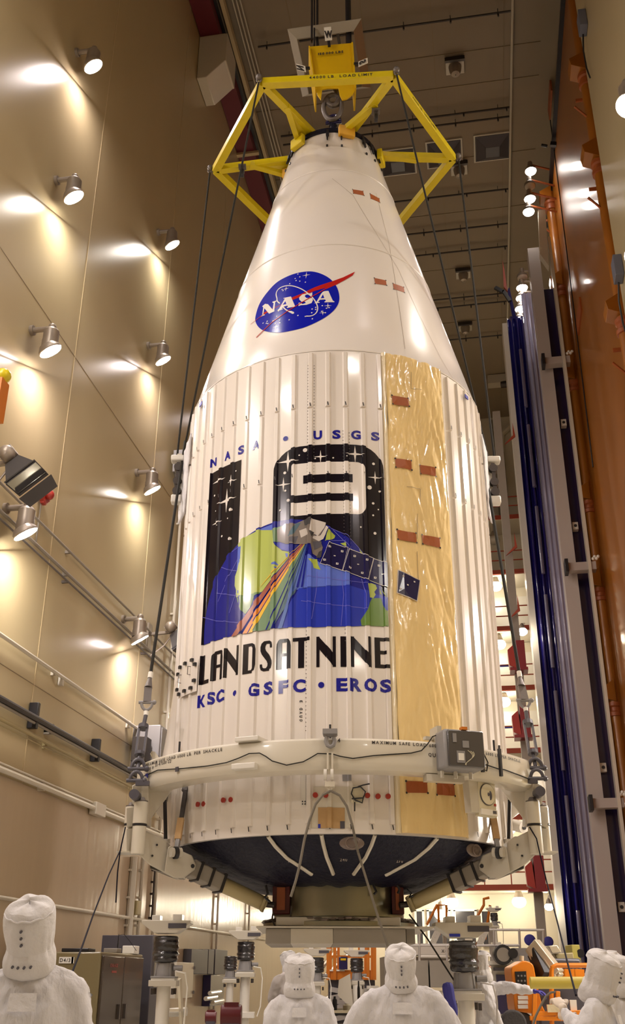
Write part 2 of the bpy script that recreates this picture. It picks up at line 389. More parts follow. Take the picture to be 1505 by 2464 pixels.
# ================================================================ THE FAIRING
FX, FY = .3325, 12.773; FB, FJ, FT, FR = 2.828, 8.788, 14.0, 2.1; TA = math.tan(R(14.7))
fc = CW(FX, FY)
fair = empty('payload_fairing', (fc.x, fc.y, FB), A, 'huge white ribbed rocket fairing with pointed cone hanging in the middle', 'rocket fairing')
LF = (Matrix.Translation(fair.location) @ Matrix.Rotation(A, 4, 'Z'))
OFF = FB
def loc(th, z, r): return (r*math.sin(th), -r*math.cos(th), z-OFF)
SK = [R(-3.9+6*k) for k in range(60)]
def skipped(t):
    d = math.degrees((t+PI) % (2*PI)-PI); return 14.8 < d < 40.8
SK = [t for t in SK if not skipped(t)]
SK = sorted(((t+PI) % (2*PI)-PI) for t in SK)
W0, W1, SH = .034/FR, .02/FR, .024
def rib(th, z):
    if z > FJ-.03: return 0
    d = min(abs(th-t) for t in SK)
    return SH if d <= W1 else (0 if d >= W0 else SH*(W0-d)/(W0-W1))
def fr(th, z): return (FR if z <= FJ else FR-(z-FJ)*TA) + rib(th, z)
def FP(u, v):                     # photo point -> (theta, z) on the fairing's skin
    d = ray(u, v); d = Vector((d.x*math.cos(A)+d.y*math.sin(A), -d.x*math.sin(A)+d.y*math.cos(A), d.z))
    def hit(k, s):
        a = d.x**2+d.y**2-(d.z*s)**2; b = -2*(d.x*FX+d.y*FY)+2*k*d.z*s; c = FX**2+FY**2-k*k; q = max(b*b-4*a*c, 0)
        return d*((-b-math.sqrt(q))/2/a)
    P = hit(FR, 0)
    if P.z+CZ > FJ: P = hit(FR-(CZ-FJ)*TA, TA)
    return math.atan2(P.x-FX, FY-P.y), P.z+CZ
class Decal:                      # flat artwork in (theta, z) laid on the ribbed skin, layer by layer
    def __init__(s): s.bm = bmesh.new(); s.mats = []
    def _mi(s, m):
        if m not in s.mats: s.mats.append(m)
        return s.mats.index(m)
    def tris(s, vs, fs, m, layer=0):
        V = [s.bm.verts.new((a, b, layer)) for a, b in vs]; mi = s._mi(m)
        for f in fs:
            try: q = s.bm.faces.new([V[i] for i in f]); q.material_index = mi
            except ValueError: pass
    def poly(s, pts, m, layer=0, holes=()):
        loops = [[Vector((a, b, 0)) for a, b in pts]]+[[Vector((a, b, 0)) for a, b in h] for h in holes]
        s.tris([(v.x, v.y) for l in loops for v in l], tessellate_polygon(loops), m, layer)
    def px(s, pts, m, layer=0): s.poly([FP(*p) for p in pts], m, layer)
    def rect(s, x0, x1, z0, z1, m, layer=0): s.poly([(x0, z0), (x1, z0), (x1, z1), (x0, z1)], m, layer)
    def line(s, pts, w, m, layer=0):
        for (a, b), (c, d) in zip(pts, pts[1:]):
            dx, dy = (c-a)*FR, d-b; L = math.hypot(dx, dy) or 1; nx, ny = -dy/L*w/2/FR, dx/L*w/2
            s.poly([(a+nx, b+ny), (a-nx, b-ny), (c-nx, d-ny), (c+nx, d+ny)], m, layer)
    def lpx(s, pts, w, m, layer=0): s.line([FP(*p) for p in pts], w, m, layer)
    def dot(s, u, v, r, m='decal_white', layer=0):
        a, b = FP(u, v); s.poly([(a+r/FR*math.cos(2*PI*k/14), b+r*math.sin(2*PI*k/14)) for k in range(14)], m, layer)
    def star(s, u, v, r, m='decal_white', layer=0, rot=0):
        a, b = FP(u, v); s.poly([(a+(r if k % 2 == 0 else r*.16)/FR*math.cos(rot+PI*k/4), b+(r if k % 2 == 0 else r*.16)*math.sin(rot+PI*k/4)) for k in range(8)], m, layer)
    def letter(s, ch, th, z, w, h, m, layer=0, rot=False):
        vs, fs, _ = glyph(ch, .045); s.tris([(th+((a-.5)*w if not rot else (b-.5)*w)/FR, z+(b*h if not rot else a*h)) for a, b in vs], fs, m, layer)
    def build(s, name, parent, eps=.003, step=.0015, label=None, rf=None):
        bm = s.bm; xs = [v.co.x for v in bm.verts]; x0, x1 = min(xs), max(xs); cuts = set()
        for t in SK: cuts.update((t-W0, t-W1, t+W1, t+W0))
        k = math.ceil(x0/R(2))
        while k*R(2) < x1: cuts.add(k*R(2)); k += 1
        for c in sorted(cuts):
            if x0 < c < x1: bmesh.ops.bisect_plane(bm, geom=bm.verts[:]+bm.edges[:]+bm.faces[:], plane_co=(c, 0, 0), plane_no=(1, 0, 0), dist=1e-7)
        if max(v.co.y for v in bm.verts) > FJ > min(v.co.y for v in bm.verts): bmesh.ops.bisect_plane(bm, geom=bm.verts[:]+bm.edges[:]+bm.faces[:], plane_co=(0, FJ, 0), plane_no=(0, 1, 0), dist=1e-7)
        for v in bm.verts:
            th, z, l = v.co; r = (rf or fr)(th, z)+eps+l*step; v.co = loc(th, z, r)
        for f in bm.faces:
            f.normal_update(); c = f.calc_center_median()
            if f.normal.dot(Vector((c.x, c.y, 0))) < 0: f.normal_flip()
        me = bpy.data.meshes.new(name); bm.to_mesh(me); bm.free()
        for x in s.mats: me.materials.append(MT[x])
        o = bpy.data.objects.new(name, me); col.objects.link(o); o.parent = parent
        if label: o['label'] = label
        return o
# --- barrel skin: hat-section ribs broken at the ring joints
angs = []
for t in SK: angs += [t-W0, t-W1, t+W1, t+W0]
gap = [R(d) for d in range(16, 41, 2)]; angs = sorted(angs+gap)
def skin(name, z0, z1, ribs, mt, thick=0):
    m = MB(); ring = []
    for z in (z0, z1): ring.append([m._v(loc(t, z, FR+(ribs*rib(t, 5)))) for t in angs])
    n = len(angs)
    for k in range(n): m._f([ring[0][k], ring[0][(k+1) % n], ring[1][(k+1) % n], ring[1][k]])
    return m
zs = [FB, 2.93, 6.945, 6.975, 7.925, 7.955, FJ-.03, FJ]
m = MB(); rows_ = []
for i in range(len(zs)-1):
    rb = 0 if i in (0, 2, 4, 6) else 1
    a = [m._v(loc(t, zs[i], FR+rb*rib(t, 5))) for t in angs]; b = [m._v(loc(t, zs[i+1], FR+rb*rib(t, 5))) for t in angs]; rows_.append((a, b)); n = len(angs)
    for k in range(n): m._f([a[k], a[(k+1) % n], b[(k+1) % n], b[k]])
for (a, b), (c, d) in zip(rows_, rows_[1:]):
    for k in range(len(angs)): m._f([b[k], b[(k+1) % n], c[(k+1) % n], c[k]])
# bottom return edge
a = rows_[0][0]; b = [m._v(loc(t, FB, FR-.06)) for t in angs]; c = [m._v(loc(t, FB+.3, FR-.06)) for t in angs]
for k in range(n): m._f([a[k], b[k], b[(k+1) % n], a[(k+1) % n]]); m._f([b[k], c[k], c[(k+1) % n], b[(k+1) % n]])
barrel = m.build('barrel', 'fairing', fair)
# --- cone
m = MB(); m.lathe([(FR+.004, FJ), (FR+.006, FJ+.015), (fr(0, FJ+.03), FJ+.03)]+[(fr(0, FJ+(FT-FJ)*k/10), FJ+(FT-FJ)*k/10) for k in range(1, 11)]+[(.6, FT+.005)], (0, 0, -OFF), n=96)
cone = m.build('nose_cone', 'fairing', fair)
# faint joint rings and seams
m = MB()
for z in (11.0, 12.9): m.lathe([(fr(0, z)+.002, z), (fr(0, z)+.005, z+.012), (fr(0, z+.024)+.002, z+.024)], (0, 0, -OFF), n=96)
m.build('joint_ring', 'fairing', fair)
d = Decal()
d.line([FP(905, 465), FP(935, 580), FP(955, 700), FP(975, 840)], .006, 'seam', 0)
d.lpx([(800, 430), (850, 470), (905, 560), (960, 650), (1010, 760), (1060, 860), (1093, 917)], .006, 'seam')
for z in (7.94, 6.96):
    for t in SK:
        if -1.4 < t < 1.4: d.poly([(t-.001, z+.02), (t+.005, z+.02), (t+.001, z+.07), (t-.005, z+.07)], 'ink', 1)
for t in SK:
    if -1.4 < t < 1.4: d.poly([(t-.001, 2.87), (t+.005, 2.87), (t+.001, 2.92), (t-.005, 2.92)], 'ink', 1)
d.build('rib_vent', fair, label='small dark openings and seams at the rib ends')['kind'] = 'stuff'
# rivet rows
m = MB()
for t in (-9.9, -9.9+30/5*3, 20*0+8.1-.0):
    pass
for t, z0, z1 in ((R(-10.9), 3.9, 8.6), (R(-8.7), 6.5, 8.6), (R(1.1), 4.9, 7.6), (R(3.2), 5.1, 7.6)):
    z = z0
    while z < z1: m.box(loc(t, z, FR+.002), (.008, .008, .008)); z += .045
m.build('rivet', 'steel', fair, smooth=False, kind='stuff')
# ================================================================ ARTWORK
X = lambda u, v: FP(u, v)[0]
Z = lambda u, v: FP(u, v)[1]
def z2(x, y): return (480+x/6.27, 1020+y/6.27)
def z3(x, y): return (700+x/6.27, 1020+y/6.27)
def z4(x, y): return (480+x/6.27, 1260+y/6.27)
def z5(x, y): return (700+x/4.703, 1240+y/4.703)
def z6(x, y): return (470+x/3.135, 1500+y/3.135)
def rrect(x0, x1, z0, z1, r, c=(1, 1, 1, 1)):      # corners: bl, br, tr, tl
    o = []
    for (cx, cz, a0, on) in ((x0, z0, PI, c[0]), (x1, z0, 1.5*PI, c[1]), (x1, z1, 0, c[2]), (x0, z1, .5*PI, c[3])):
        if not on: o.append((cx, cz)); continue
        rx = r*on/FR; ccx = cx+(rx if cx == x0 else -rx); ccz = cz+(r*on if cz == z0 else -r*on)
        for k in range(9): a = a0+PI/2*k/8; o.append((ccx+rx*math.cos(a), ccz+r*on*math.sin(a)))
    return o
d = Decal(); D = 'decal_black'; WH = 'decal_white'
ex0, ex1, ez0 = X(490, 1552), X(933, 1500), 5.085
x1r = X(578, 1200)
d.rect(ex0-.006, x1r, ez0, 7.405, D, 0)
x9 = X(659, 1200); d.poly(rrect(x9, ex1, ez0, 7.41, .33, (0, 0, 1, 1)), D, 0)
a, b, c, e = X(*z3(18, 800)), X(*z3(1124, 900)), Z(*z3(600, 1360)), Z(*z3(600, 574))
d.poly(rrect(a, b, c, e, .10, (0, 1, 1, .4)), WH, 1)
d.rect(X(*z3(190, 830)), X(*z3(935, 830)), Z(*z3(560, 884)), Z(*z3(560, 760)), D, 2)
d.rect(a-.02, X(*z3(942, 1100)), Z(*z3(560, 1165)), Z(*z3(560, 1053)), D, 2)
# globe: circle through three points of its limb
P1, P2, P3 = [(p[0]*FR, p[1]) for p in (FP(534, 1365), FP(735, 1252), FP(876, 1333))]
def circ3(p, q, r):
    ax, ay = p; bx, by = q; cx, cy = r; dd = 2*(ax*(by-cy)+bx*(cy-ay)+cx*(ay-by))
    ux = ((ax*ax+ay*ay)*(by-cy)+(bx*bx+by*by)*(cy-ay)+(cx*cx+cy*cy)*(ay-by))/dd; uy = ((ax*ax+ay*ay)*(cx-bx)+(bx*bx+by*by)*(ax-cx)+(cx*cx+cy*cy)*(bx-ax))/dd
    return ux, uy, math.hypot(ax-ux, ay-uy)
gx, gz, gr = circ3(P1, P2, P3)
pts = []
for k in range(181):
    t = PI-PI*1.3*k/180+PI*.15; x = gx+gr*math.cos(t); z = gz+gr*math.sin(t)
    x = min(max(x, ex0*FR), ex1*FR); z = max(z, ez0)
    if not pts or math.hypot(pts[-1][0]*FR-x, pts[-1][1]-z) > .004: pts.append((x/FR, z))
if pts[0][1] > ez0+.01: pts.insert(0, (pts[0][0], ez0))
if pts[-1][1] > ez0+.01: pts.append((pts[-1][0], ez0))
d.poly(pts, 'ocean', 2)
d.px([(728, 1418), (842, 1409), (842, 1377), (800, 1362), (772, 1356), (745, 1335), (700, 1345), (690, 1422)], 'ocean_light', 3)
d.px([(720, 1416), (842, 1409), (932, 1440), (932, 1505), (845, 1508), (760, 1510), (668, 1512)], 'ocean_mid', 3)
d.px([(574, 1312), (590, 1312), (585, 1345), (575, 1376), (571, 1376)], 'ocean_light', 3)
d.px([z4(900, 95), z4(1120, 8), z4(1120, 105), z4(930, 108)], 'ocean_light', 3)
d.px([z4(*p) for p in ((590,310),(660,240),(720,195),(900,103),(1120,102),(1130,290),(1150,330),(1250,410),(1370,430),(1370,500),(1250,640),(1130,790),(950,1035),(860,1050),(640,1090),(560,1115),(560,1000),(540,940),(545,800),(580,700),(600,600),(640,540),(650,350),(590,350))], 'land', 4)
d.px([z4(*p) for p in ((640,1090),(860,1050),(930,1045),(830,1110),(790,1230),(760,1290),(700,1370),(640,1310),(625,1260),(635,1200),(625,1120))], 'land_dark', 4)
d.px([z4(*p) for p in ((570,1110),(590,1120),(600,1215),(585,1190))], 'land_dark', 4)
d.px([z4(*p) for p in ((1125,85),(1240,40),(1420,20),(1500,30),(1500,170),(1400,290),(1300,290),(1200,280),(1130,290))], 'b_green', 4)
d.px([z4(*p) for p in ((1230,80),(1300,30),(1400,20),(1330,90),(1270,110))], 'ocean_mid', 5)
d.px([z4(*p) for p in ((1150,320),(1200,280),(1370,310),(1370,430),(1250,400))], 'ocean_mid', 5)
for q in (((1080,625),(1120,595),(1160,583),(1200,630)), ((1135,660),(1210,660),(1160,690)), ((1300,450),(1340,455),(1340,530),(1310,500)), ((580,1010),(598,1010),(595,1060),(582,1050))): d.px([z4(*p) for p in q], 'ocean_light', 5)
d.px([z5(*p) for p in ((800,1250),(790,1190),(870,1070),(890,1000),(920,940),(1020,940),(1040,1010),(1065,1080),(1090,1090),(1100,1265))], 'land_dark', 4)
for q in (((870,780),(910,770),(960,790),(975,830),(945,870),(960,900),(935,940),(895,930),(882,860)), ((1000,820),(1030,900),(1010,890)), ((1020,810),(1050,900),(1080,960),(1040,860)), ((400,250),(430,160),(505,235),(495,262),(440,290),(390,290)), ((770,370),(835,452),(790,430)), ((200,500),(300,500),(310,560),(340,620),(262,600),(250,550)), ((560,320),(620,310),(630,360),(590,340))): d.px([z5(*p) for p in q], 'land', 4)
for q in (((340,660),(440,700),(570,715)), ((270,1050),(430,1075),(590,1090)), ((80,1420),(260,1470),(610,1500)), ((640,440),(430,850),(290,1180)), ((560,1050),(460,1350)), ((500,430),(590,360))): d.lpx([z4(*p) for p in q], .006, 'grid', 5)
for q in (((170,690),(600,740),(870,770)), ((120,970),(400,1010),(870,1060)), ((300,640),(290,860),(240,1180)), ((570,640),(600,900),(570,1250)), ((800,720),(850,900),(850,1060)), ((430,140),(640,230),(760,360),(832,450)), ((440,290),(620,290)), ((480,170),(640,330),(700,400))): d.lpx([z5(*p) for p in q], .006, 'grid', 5)
# sensor beams
ap = (746, 1290)
def beam(b0, b1, mt, l=6, wa=1.2): d.px([(ap[0]-wa, ap[1]), (ap[0]+wa, ap[1]), b1, b0], mt, l)
beam((611, 1521), (654, 1515), 'b_green'); beam((654, 1515), (712, 1425), 'b_teal')
for b0, b1, c in (((558,1533),(577,1528),'b_red'), ((585,1526),(596,1524.5),'b_orange'), ((598,1524),(610,1521.5),'b_yellow'), ((622,1420),(650,1385),'b_yellow'), ((670,1513.6),(680,1512),'b_blue'), ((702,1430),(716,1415),'b_blue')): beam(b0, b1, c, 7)
for b0, b1 in (((577.5,1528),(579,1527.5)), ((596,1524.5),(598.5,1524)), ((640,1517),(643,1516.5)), ((655,1515),(657,1515)), ((714,1414),(719,1414)), ((725,1414),(730,1413))): beam(b0, b1, 'ocean', 8, .3)
# satellite
for q, c, l in ((((-150,175),(-60,100),(60,100),(150,60),(230,30),(240,180),(290,240),(340,300),(365,370),(330,490),(250,440),(230,330),(120,330),(-50,330),(-140,300)), 'sat_gray', 9),
    (((60,100),(120,90),(30,230),(-30,240)), 'b_teal', 10), (((100,180),(180,150),(200,220),(120,260)), 'sat_light', 10), (((-20,260),(90,240),(60,320),(-10,310)), 'slate', 10), (((150,60),(230,35),(225,110),(160,120)), 'ink', 10),
    (((240,45),(400,90),(385,145),(310,240),(215,190)), 'sat_light', 11), (((385,145),(400,90),(400,115),(330,240),(310,240)), 'sat_gray', 12), (((400,128),(430,150),(370,275),(320,300),(250,265),(260,240),(340,232)), 'sat_light', 11), (((210,180),(270,200),(240,250)), 'ink', 12),
    (((250,300),(350,300),(350,360),(270,400)), 'slate', 10), (((320,420),(360,400),(345,480),(290,490)), 'ink', 10)): d.px([z5(*p) for p in q], c, l)
# solar wings
for q in (((440,315),(645,380),(582,625),(340,545)), ((665,390),(932,492),(870,730),(592,627)), ((940,500),(1085,550),(1090,820),(880,735))):
    cx = sum(p[0] for p in q)/4; cy = sum(p[1] for p in q)/4
    d.px([z5(cx+(p[0]-cx)*1.035, cy+(p[1]-cy)*1.05) for p in q], WH, 9); d.px([z5(*p) for p in q], 'panel_blue', 10)
for (x, y) in ((445,365),(583,413),(385,508),(527,553),(723,467),(858,515),(672,600),(808,657),(995,575),(953,712)):
    d.px([z5(x-14, y-12), z5(x+14, y-8), z5(x+12, y+13), z5(x-14, y+10)], WH, 11); d.px([z5(x-5, y-5), z5(x+5, y-4), z5(x+5, y+5), z5(x-5, y+4)], 'panel_blue', 12)
for (x, y) in ((498,463),(762,560),(1036,673)): d.px([z5(x-11, y-6), z5(x+11, y-2), z5(x+9, y+8), z5(x-11, y+4)], WH, 11)
# stars
for f, L in ((z2, ((1340,570,.145),(1272,920,.10),(300,860,.13),(500,865,.085),(418,1158,.17),(272,1495,.10))), (z3, ((452,497,.09),(970,460,.12),(1272,815,.09)))):
    for x, y, r in L: d.star(*f(x, y), r, WH, 3)
for f, L in ((z2, ((1293,743,.019),(1300,1012,.014),(1343,1157,.02),(1222,1307,.012),(558,712,.01),(237,1085,.014),(253,1317,.008),(432,1427,.01),(490,1303,.022),(292,1537,.008),(345,1697,.014),(475,1740,.02))),
    (z3, ((219,400,.028),(131,477,.01),(371,526,.01),(642,516,.011),(846,500,.008),(1248,607,.018),(1188,963,.028),(1338,1025,.014),(1243,1203,.016),(1321,1297,.009),(1243,1383,.012),(1057,1560,.01),(1271,1655,.018)))):
    for x, y, r in L: d.dot(*f(x, y), r, WH, 3)
d.build('mission_emblem', fair, label='large mission emblem with a starry 19, globe and satellite')
# lettering
d = Decal()
G = {'L': [((0,0),(.42,0),(.42,1),(0,1)), ((0,0),(1,0),(1,.13),(0,.13))],
 'A': [((0,0),(.38,0),(.38,.93),(.22,1),(.1,.94),(.02,.84),(0,.72)), ((.7,0),(1,0),(1,.74),(.96,.88),(.86,.96),(.72,1),(.7,.8)), ((.2,.88),(.8,.88),(.9,.92),(.78,1),(.22,1)), ((.3,.42),(.75,.42),(.75,.52),(.3,.52))],
 'N': [((0,0),(.16,0),(.16,1),(0,1)), ((.84,0),(1,0),(1,1),(.84,1)), ((0,1),(.12,1),(1,.36),(1,0),(.9,0),(.1,.62),(0,.7))],
 'T': [((0,.88),(1,.88),(1,1),(0,1)), ((.32,0),(.67,0),(.67,1),(.32,1))], 'I': [((0,0),(1,0),(1,1),(0,1))],
 'E': [((0,0),(.38,0),(.38,1),(0,1)), ((0,.88),(1,.88),(1,1),(0,1)), ((0,.45),(.78,.45),(.78,.57),(0,.57)), ((0,0),(1,0),(1,.12),(0,.12))],
 'D': [((0,0),(.4,0),(.4,1),(0,1)), ((.3,.9),(.62,.9),(.72,.82),(.72,.18),(.62,.1),(.3,.1),(.3,0),(.68,0),(.92,.08),(1,.24),(1,.76),(.92,.92),(.68,1),(.3,1))],
 'S': [((1,.74),(.84,.74),(.82,.86),(.7,.9),(.5,.9),(.42,.84),(.4,.76),(.46,.68),(.86,.46),(.98,.32),(1,.2),(.94,.07),(.74,0),(.3,0),(.08,.05),(0,.16),(.0,.24),(.17,.24),(.2,.14),(.32,.1),(.5,.1),(.6,.16),(.62,.24),(.54,.33),(.14,.56),(.03,.68),(.02,.82),(.1,.93),(.3,1),(.74,1),(.95,.93),(1,.82))]}
xs6 = (('L',45,110,350),('A',130,215,330),('N',225,335,300),('D',360,462,280),('S',490,585,250),('A',612,725,240),('T',738,865,230),('N',915,1062,225),('I',1097,1140,220),('N',1175,1330,220),('E',1355,1465,225))
for ch, a, b, y in xs6:
    xa, xb = X(*z6(a, y)), X(*z6(b, y))
    for k, q in enumerate(G[ch]): d.poly([(xa+(xb-xa)*p[0], 4.598+.353*p[1]) for p in q], D, 0)
d.build('mission_name', fair, label='bold black mission name lettering'); d = Decal()
def blues(L, z, h, w, y):
    for ch, u in L:
        th = X(u, y)
        if ch == '.': d.poly([(th+.034/FR*math.cos(2*PI*k/20), z+h*.5+.034*math.sin(2*PI*k/20)) for k in range(20)], 'text_blue', 0)
        else: d.letter(ch, th, z, w*(1.12 if ch in 'GOC' else .95 if ch in 'SEF' else 1), h, 'text_blue', 0)
blues((('N',517.5),('A',549),('S',581),('A',617),('.',687.5),('U',765),('S',810.5),('G',857.5),('S',904)), 7.487, .125, .108, 1080)
d.build('agency_line', fair, label='small blue agency lettering above the emblem'); d = Decal()
blues((('K',488),('S',510.5),('C',531.5),('.',566.5),('G',611),('S',646.5),('F',683),('C',720.5),('.',773.5),('E',823.5),('R',857),('O',893),('S',928.5)), 4.322, .148, .128, 1670)
d.build('centre_line', fair, label='small blue lettering under the mission name'); d = Decal()
th = X(725, 1685)
zz = 4.0
for ch in 'QUAD 3':
    if ch != ' ': d.letter(ch, th, zz, .035, .024, 'ink', 0, rot=True)
    zz += .042
d.build('quadrant_mark', fair)
# round insignia on the cone
def zi(x, y): return (600+x/5.788, 640+y/5.788)
d = Decal()
def ip(L, m, l): d.px([zi(*p) for p in L], m, l)
def smooth(P, n=6):
    o = []; N = len(P)
    for i in range(N):
        p0, p1, p2, p3 = P[i-1], P[i], P[(i+1) % N], P[(i+2) % N]
        for k in range(n):
            t = k/n; o.append(tuple(.5*((2*p1[j])+(-p0[j]+p2[j])*t+(2*p0[j]-5*p1[j]+4*p2[j]-p3[j])*t*t+(-p0[j]+3*p1[j]-3*p2[j]+p3[j])*t**3) for j in (0, 1)))
    return o
oval = smooth([(800,78),(950,92),(1100,160),(1200,260),(1250,380),(1248,510),(1170,630),(1020,740),(800,845),(600,900),(400,930),(230,910),(140,860),(90,775),(95,680),(150,520),(260,360),(400,220),(600,120)])
ip(oval, 'meat_blue', 0)
ip([(150,725),(210,650),(350,585),(450,540),(600,440),(740,385),(900,305),(1160,215),(1310,160),(1475,82),(1440,135),(1330,200),(1210,265),(1060,330),(1060,310),(930,345),(700,440),(600,480),(440,550),(360,590),(210,680)], 'meat_red', 1)
d.lpx([zi(*p) for p in ((1060,325),(960,385),(850,445),(690,540),(560,620),(430,710),(320,790),(200,905),(105,1000))], .016, 'meat_red', 4)
d.lpx([zi(*p) for p in ((210,670),(90,765),(25,815))], .010, 'meat_red', 3)
orb = [(430,525),(390,450),(380,390),(400,340),(450,300),(530,278),(620,285),(720,320),(800,370),(880,440),(930,510),(955,580),(945,640),(910,680),(860,700),(800,702),(750,693)]
orb = smooth(orb, 5)[:len(orb)*5-5]
d.lpx([zi(*p) for p in orb], .017, WH, 3)
d.lpx([zi(*p) for p in ((470,570),(510,610),(560,640),(600,660))], .018, WH, 3)
ip([(545,632),(590,630),(625,645),(630,662),(610,672),(590,665)], WH, 3)
ip([(185,565),(225,530),(265,535),(330,610),(345,520),(325,510),(330,500),(385,485),(380,497),(365,510),(355,610),(355,635),(280,668),(215,590),(200,680),(220,678),(222,686),(165,708),(170,695),(185,685),(200,580)], WH, 2)
ip([(395,620),(420,600),(500,455),(478,458),(480,450),(585,428),(640,560),(655,558),(655,568),(530,588),(528,578),(545,570),(535,555),(480,570),(455,600),(475,598),(472,606),(405,628)], WH, 2)
ip([(468,545),(508,495),(522,535)], 'meat_blue', 3)
ip([(700,470),(700,440),(740,400),(800,385),(850,385),(880,370),(880,415),(850,420),(820,400),(790,405),(775,425),(800,450),(880,450),(890,480),(870,520),(800,545),(720,550),(690,562),(692,515),(720,515),(745,535),(790,520),(780,500),(730,500)], WH, 2)
ip([(905,522),(935,510),(1000,395),(1025,365),(1050,353),(1105,350),(1165,485),(1190,500),(1185,508),(1050,510),(1050,500),(1070,490),(1060,470),(985,475),(960,505),(985,508),(980,518)], WH, 2)
ip([(998,455),(1028,400),(1048,450)], 'meat_blue', 3)
for x, y, r in ((797,131,.075),(515,320,.055),(1097,556,.06),(1027,655,.055),(374,848,.06)): d.star(*zi(x, y), r, WH, 2)
for x, y in ((681,116),(707,155),(643,178),(656,206),(707,214),(785,229),(568,250),(462,332),(475,346),(928,580),(878,603),(928,609),(873,654),(1020,556),(1115,583),(1078,592),(1010,635),(1062,654),(882,739),(681,693),(385,703),(560,753),(426,756),(254,773),(243,801),(263,805),(196,799),(335,768),(366,803),(429,794),(410,630)): d.dot(*zi(x, y), .011, WH, 2)
d.build('round_insignia', fair, label='blue round agency insignia with red swoosh')
# brown tape patches on cone, film and lower skirt
def quad(P4, m='brown_tape', name='tape_patch', pins=True, **k):
    global d
    d = Decal(); d.px(P4, m, 0)
    if pins:
        for p in P4: d.dot(*p, .012, 'ink', 1)
    return d.build(name, fair, **k)
for P4 in (((849,456),(874,460),(877,471),(851,466)), ((891,466),(913,478),(915,488),(893,478)), ((901,669),(929,675),(931,687),(903,683)), ((946,682),(972,691),(974,704),(948,696))): quad(P4)
# --- amber protective film
def filmr(th, z):
    n = noise.noise(Vector((th*9, z*1.1, 3)))*.02-abs(noise.noise(Vector((th*22+z*1.6, z*1.8, 9))))*.026-abs(noise.noise(Vector((th*34-z*3.2, z*2.2, 1))))*(.02 if z > 7.2 else .010)
    e = min(1, (th-R(16.0))/R(1.5), (R(40.6)-th)/R(1.5)); e = max(e, 0)
    return (FR if z <= FJ else FR-(z-FJ)*TA)+.010+.034*e+n*e
m = MB(); nu, nz = 56, 260; g = []
for j in range(nz+1):
    row = []
    for i in range(nu+1):
        f = i/nu; z = 2.845+(8.80-2.845)*j/nz
        lo = R(16.6)+.006*noise.noise(Vector((0, z*2, 5))); hi = R(39.9)+.012*noise.noise(Vector((7, z*2, 5)))
        th = lo+(hi-lo)*f
        if j == nz: z += .03*noise.noise(Vector((th*20, 0, 0)))
        row.append(m._v(loc(th, z, filmr(th, z))))
    g.append(row)
for j in range(nz):
    for i in range(nu): m._f([g[j][i], g[j][i+1], g[j+1][i+1], g[j+1][i]])
film = m.build('protective_film', 'film', fair, label='wrinkled amber plastic film panel')
m = MB()
for lo, hi, h in ((15.0, 16.9, .03), (39.3, 40.7, .02)):
    g = []
    for j in range(121):
        z = 2.84+5.96*j/120; g.append([m._v(loc(R(lo+(hi-lo)*k/5), z, FR+.004+h*math.sin(PI*min(k, 5)/5)+.004*noise.noise(Vector((k, z*5, 2))))) for k in range(6)])
    for j in range(120):
        for k in range(5): m._f([g[j][k], g[j][k+1], g[j+1][k+1], g[j+1][k]])
m.build('film_border', 'film_edge', fair)
for P4 in (((940,956),(979,962),(981,982),(942,977)), ((948,1107),(985,1113),(987,1135),(950,1128)), ((1008,1121),(1042,1129),(1044,1150),(1010,1142)), ((952,1278),(997,1286),(999,1309),(954,1302)), ((1011,1290),(1053,1298),(1054,1321),(1013,1312)), ((974,1881),(1022,1883),(1024,1910),(975,1909)), ((1045,1886),(1086,1888),(1088,1917),(1046,1914))): quad(P4, eps=.012, rf=filmr)
d = Decal()
d.px([z5(*p) for p in ((1195,628),(1445,748),(1408,993),(1186,892))], 'sat_light', 0); d.px([z5(*p) for p in ((1205,640),(1436,752),(1402,980),(1196,886))], 'panel_blue', 1)
for x, y in ((1255,705),(1378,768),(1302,805),(1226,845),(1352,910)): d.px([z5(x-11, y-9), z5(x+11, y-5), z5(x+9, y+10), z5(x-11, y+7)], 'sat_light', 2)
d.build('emblem_wing', fair, eps=.012, rf=filmr, label='outermost solar panel of the emblem seen through the film'); d = Decal()
for p in (((985,900),(985,940),(1010,942)), ((975,1175),(1008,1180),(1008,1210)), ((1000,1240),(1000,1300)), ((1000,1330),(1003,1420))): d.lpx(p, .006, 'seam', 0)
d.build('film_seam', fair, eps=.012, rf=filmr)
# --- dark blanket below, straps, red plugs, board, bags
m = MB(); prof = [(2.03, 2.95), (2.02, 2.84), (1.9, 2.75), (1.7, 2.64), (1.45, 2.53), (1.12, 2.44), (.9, 2.42), (.78, 2.42)]
n = 96; rg = []
for r_, z_ in prof:
    rg.append([m._v(loc(2*PI*k/n, z_+.03*noise.noise(Vector((math.cos(2*PI*k/n)*7, math.sin(2*PI*k/n)*7, z_*6))), r_+.03*noise.noise(Vector((math.cos(2*PI*k/n)*9, math.sin(2*PI*k/n)*9, z_*4))))) for k in range(n)])
for a, b in zip(rg, rg[1:]):
    for k in range(n): m._f([a[k], b[k], b[(k+1) % n], a[(k+1) % n]])
m.build('thermal_blanket', 'blanket', fair, label='crinkled dark blanket under the fairing')
def bl(th, z):                     # on the blanket at this height
    for (r0, z0), (r1, z1) in zip(prof, prof[1:]):
        if z1 <= z <= z0: return loc(th, z, r0+(r1-r0)*(z0-z)/(z0-z1)+.015)
for a, b in ((-23, -14), (-6.5, -4), (9.5, 5.5), (30, 21)):
    m = MB(); m.tube([bl(R(a), 2.83), bl(R(a+(b-a)*.1), 2.74), bl(R(a+(b-a)*.3), 2.64), bl(R(a+(b-a)*.8), 2.54), bl(R(b), 2.50)], .022, 6); m.build('strap', 'ring', fair)
m = MB()
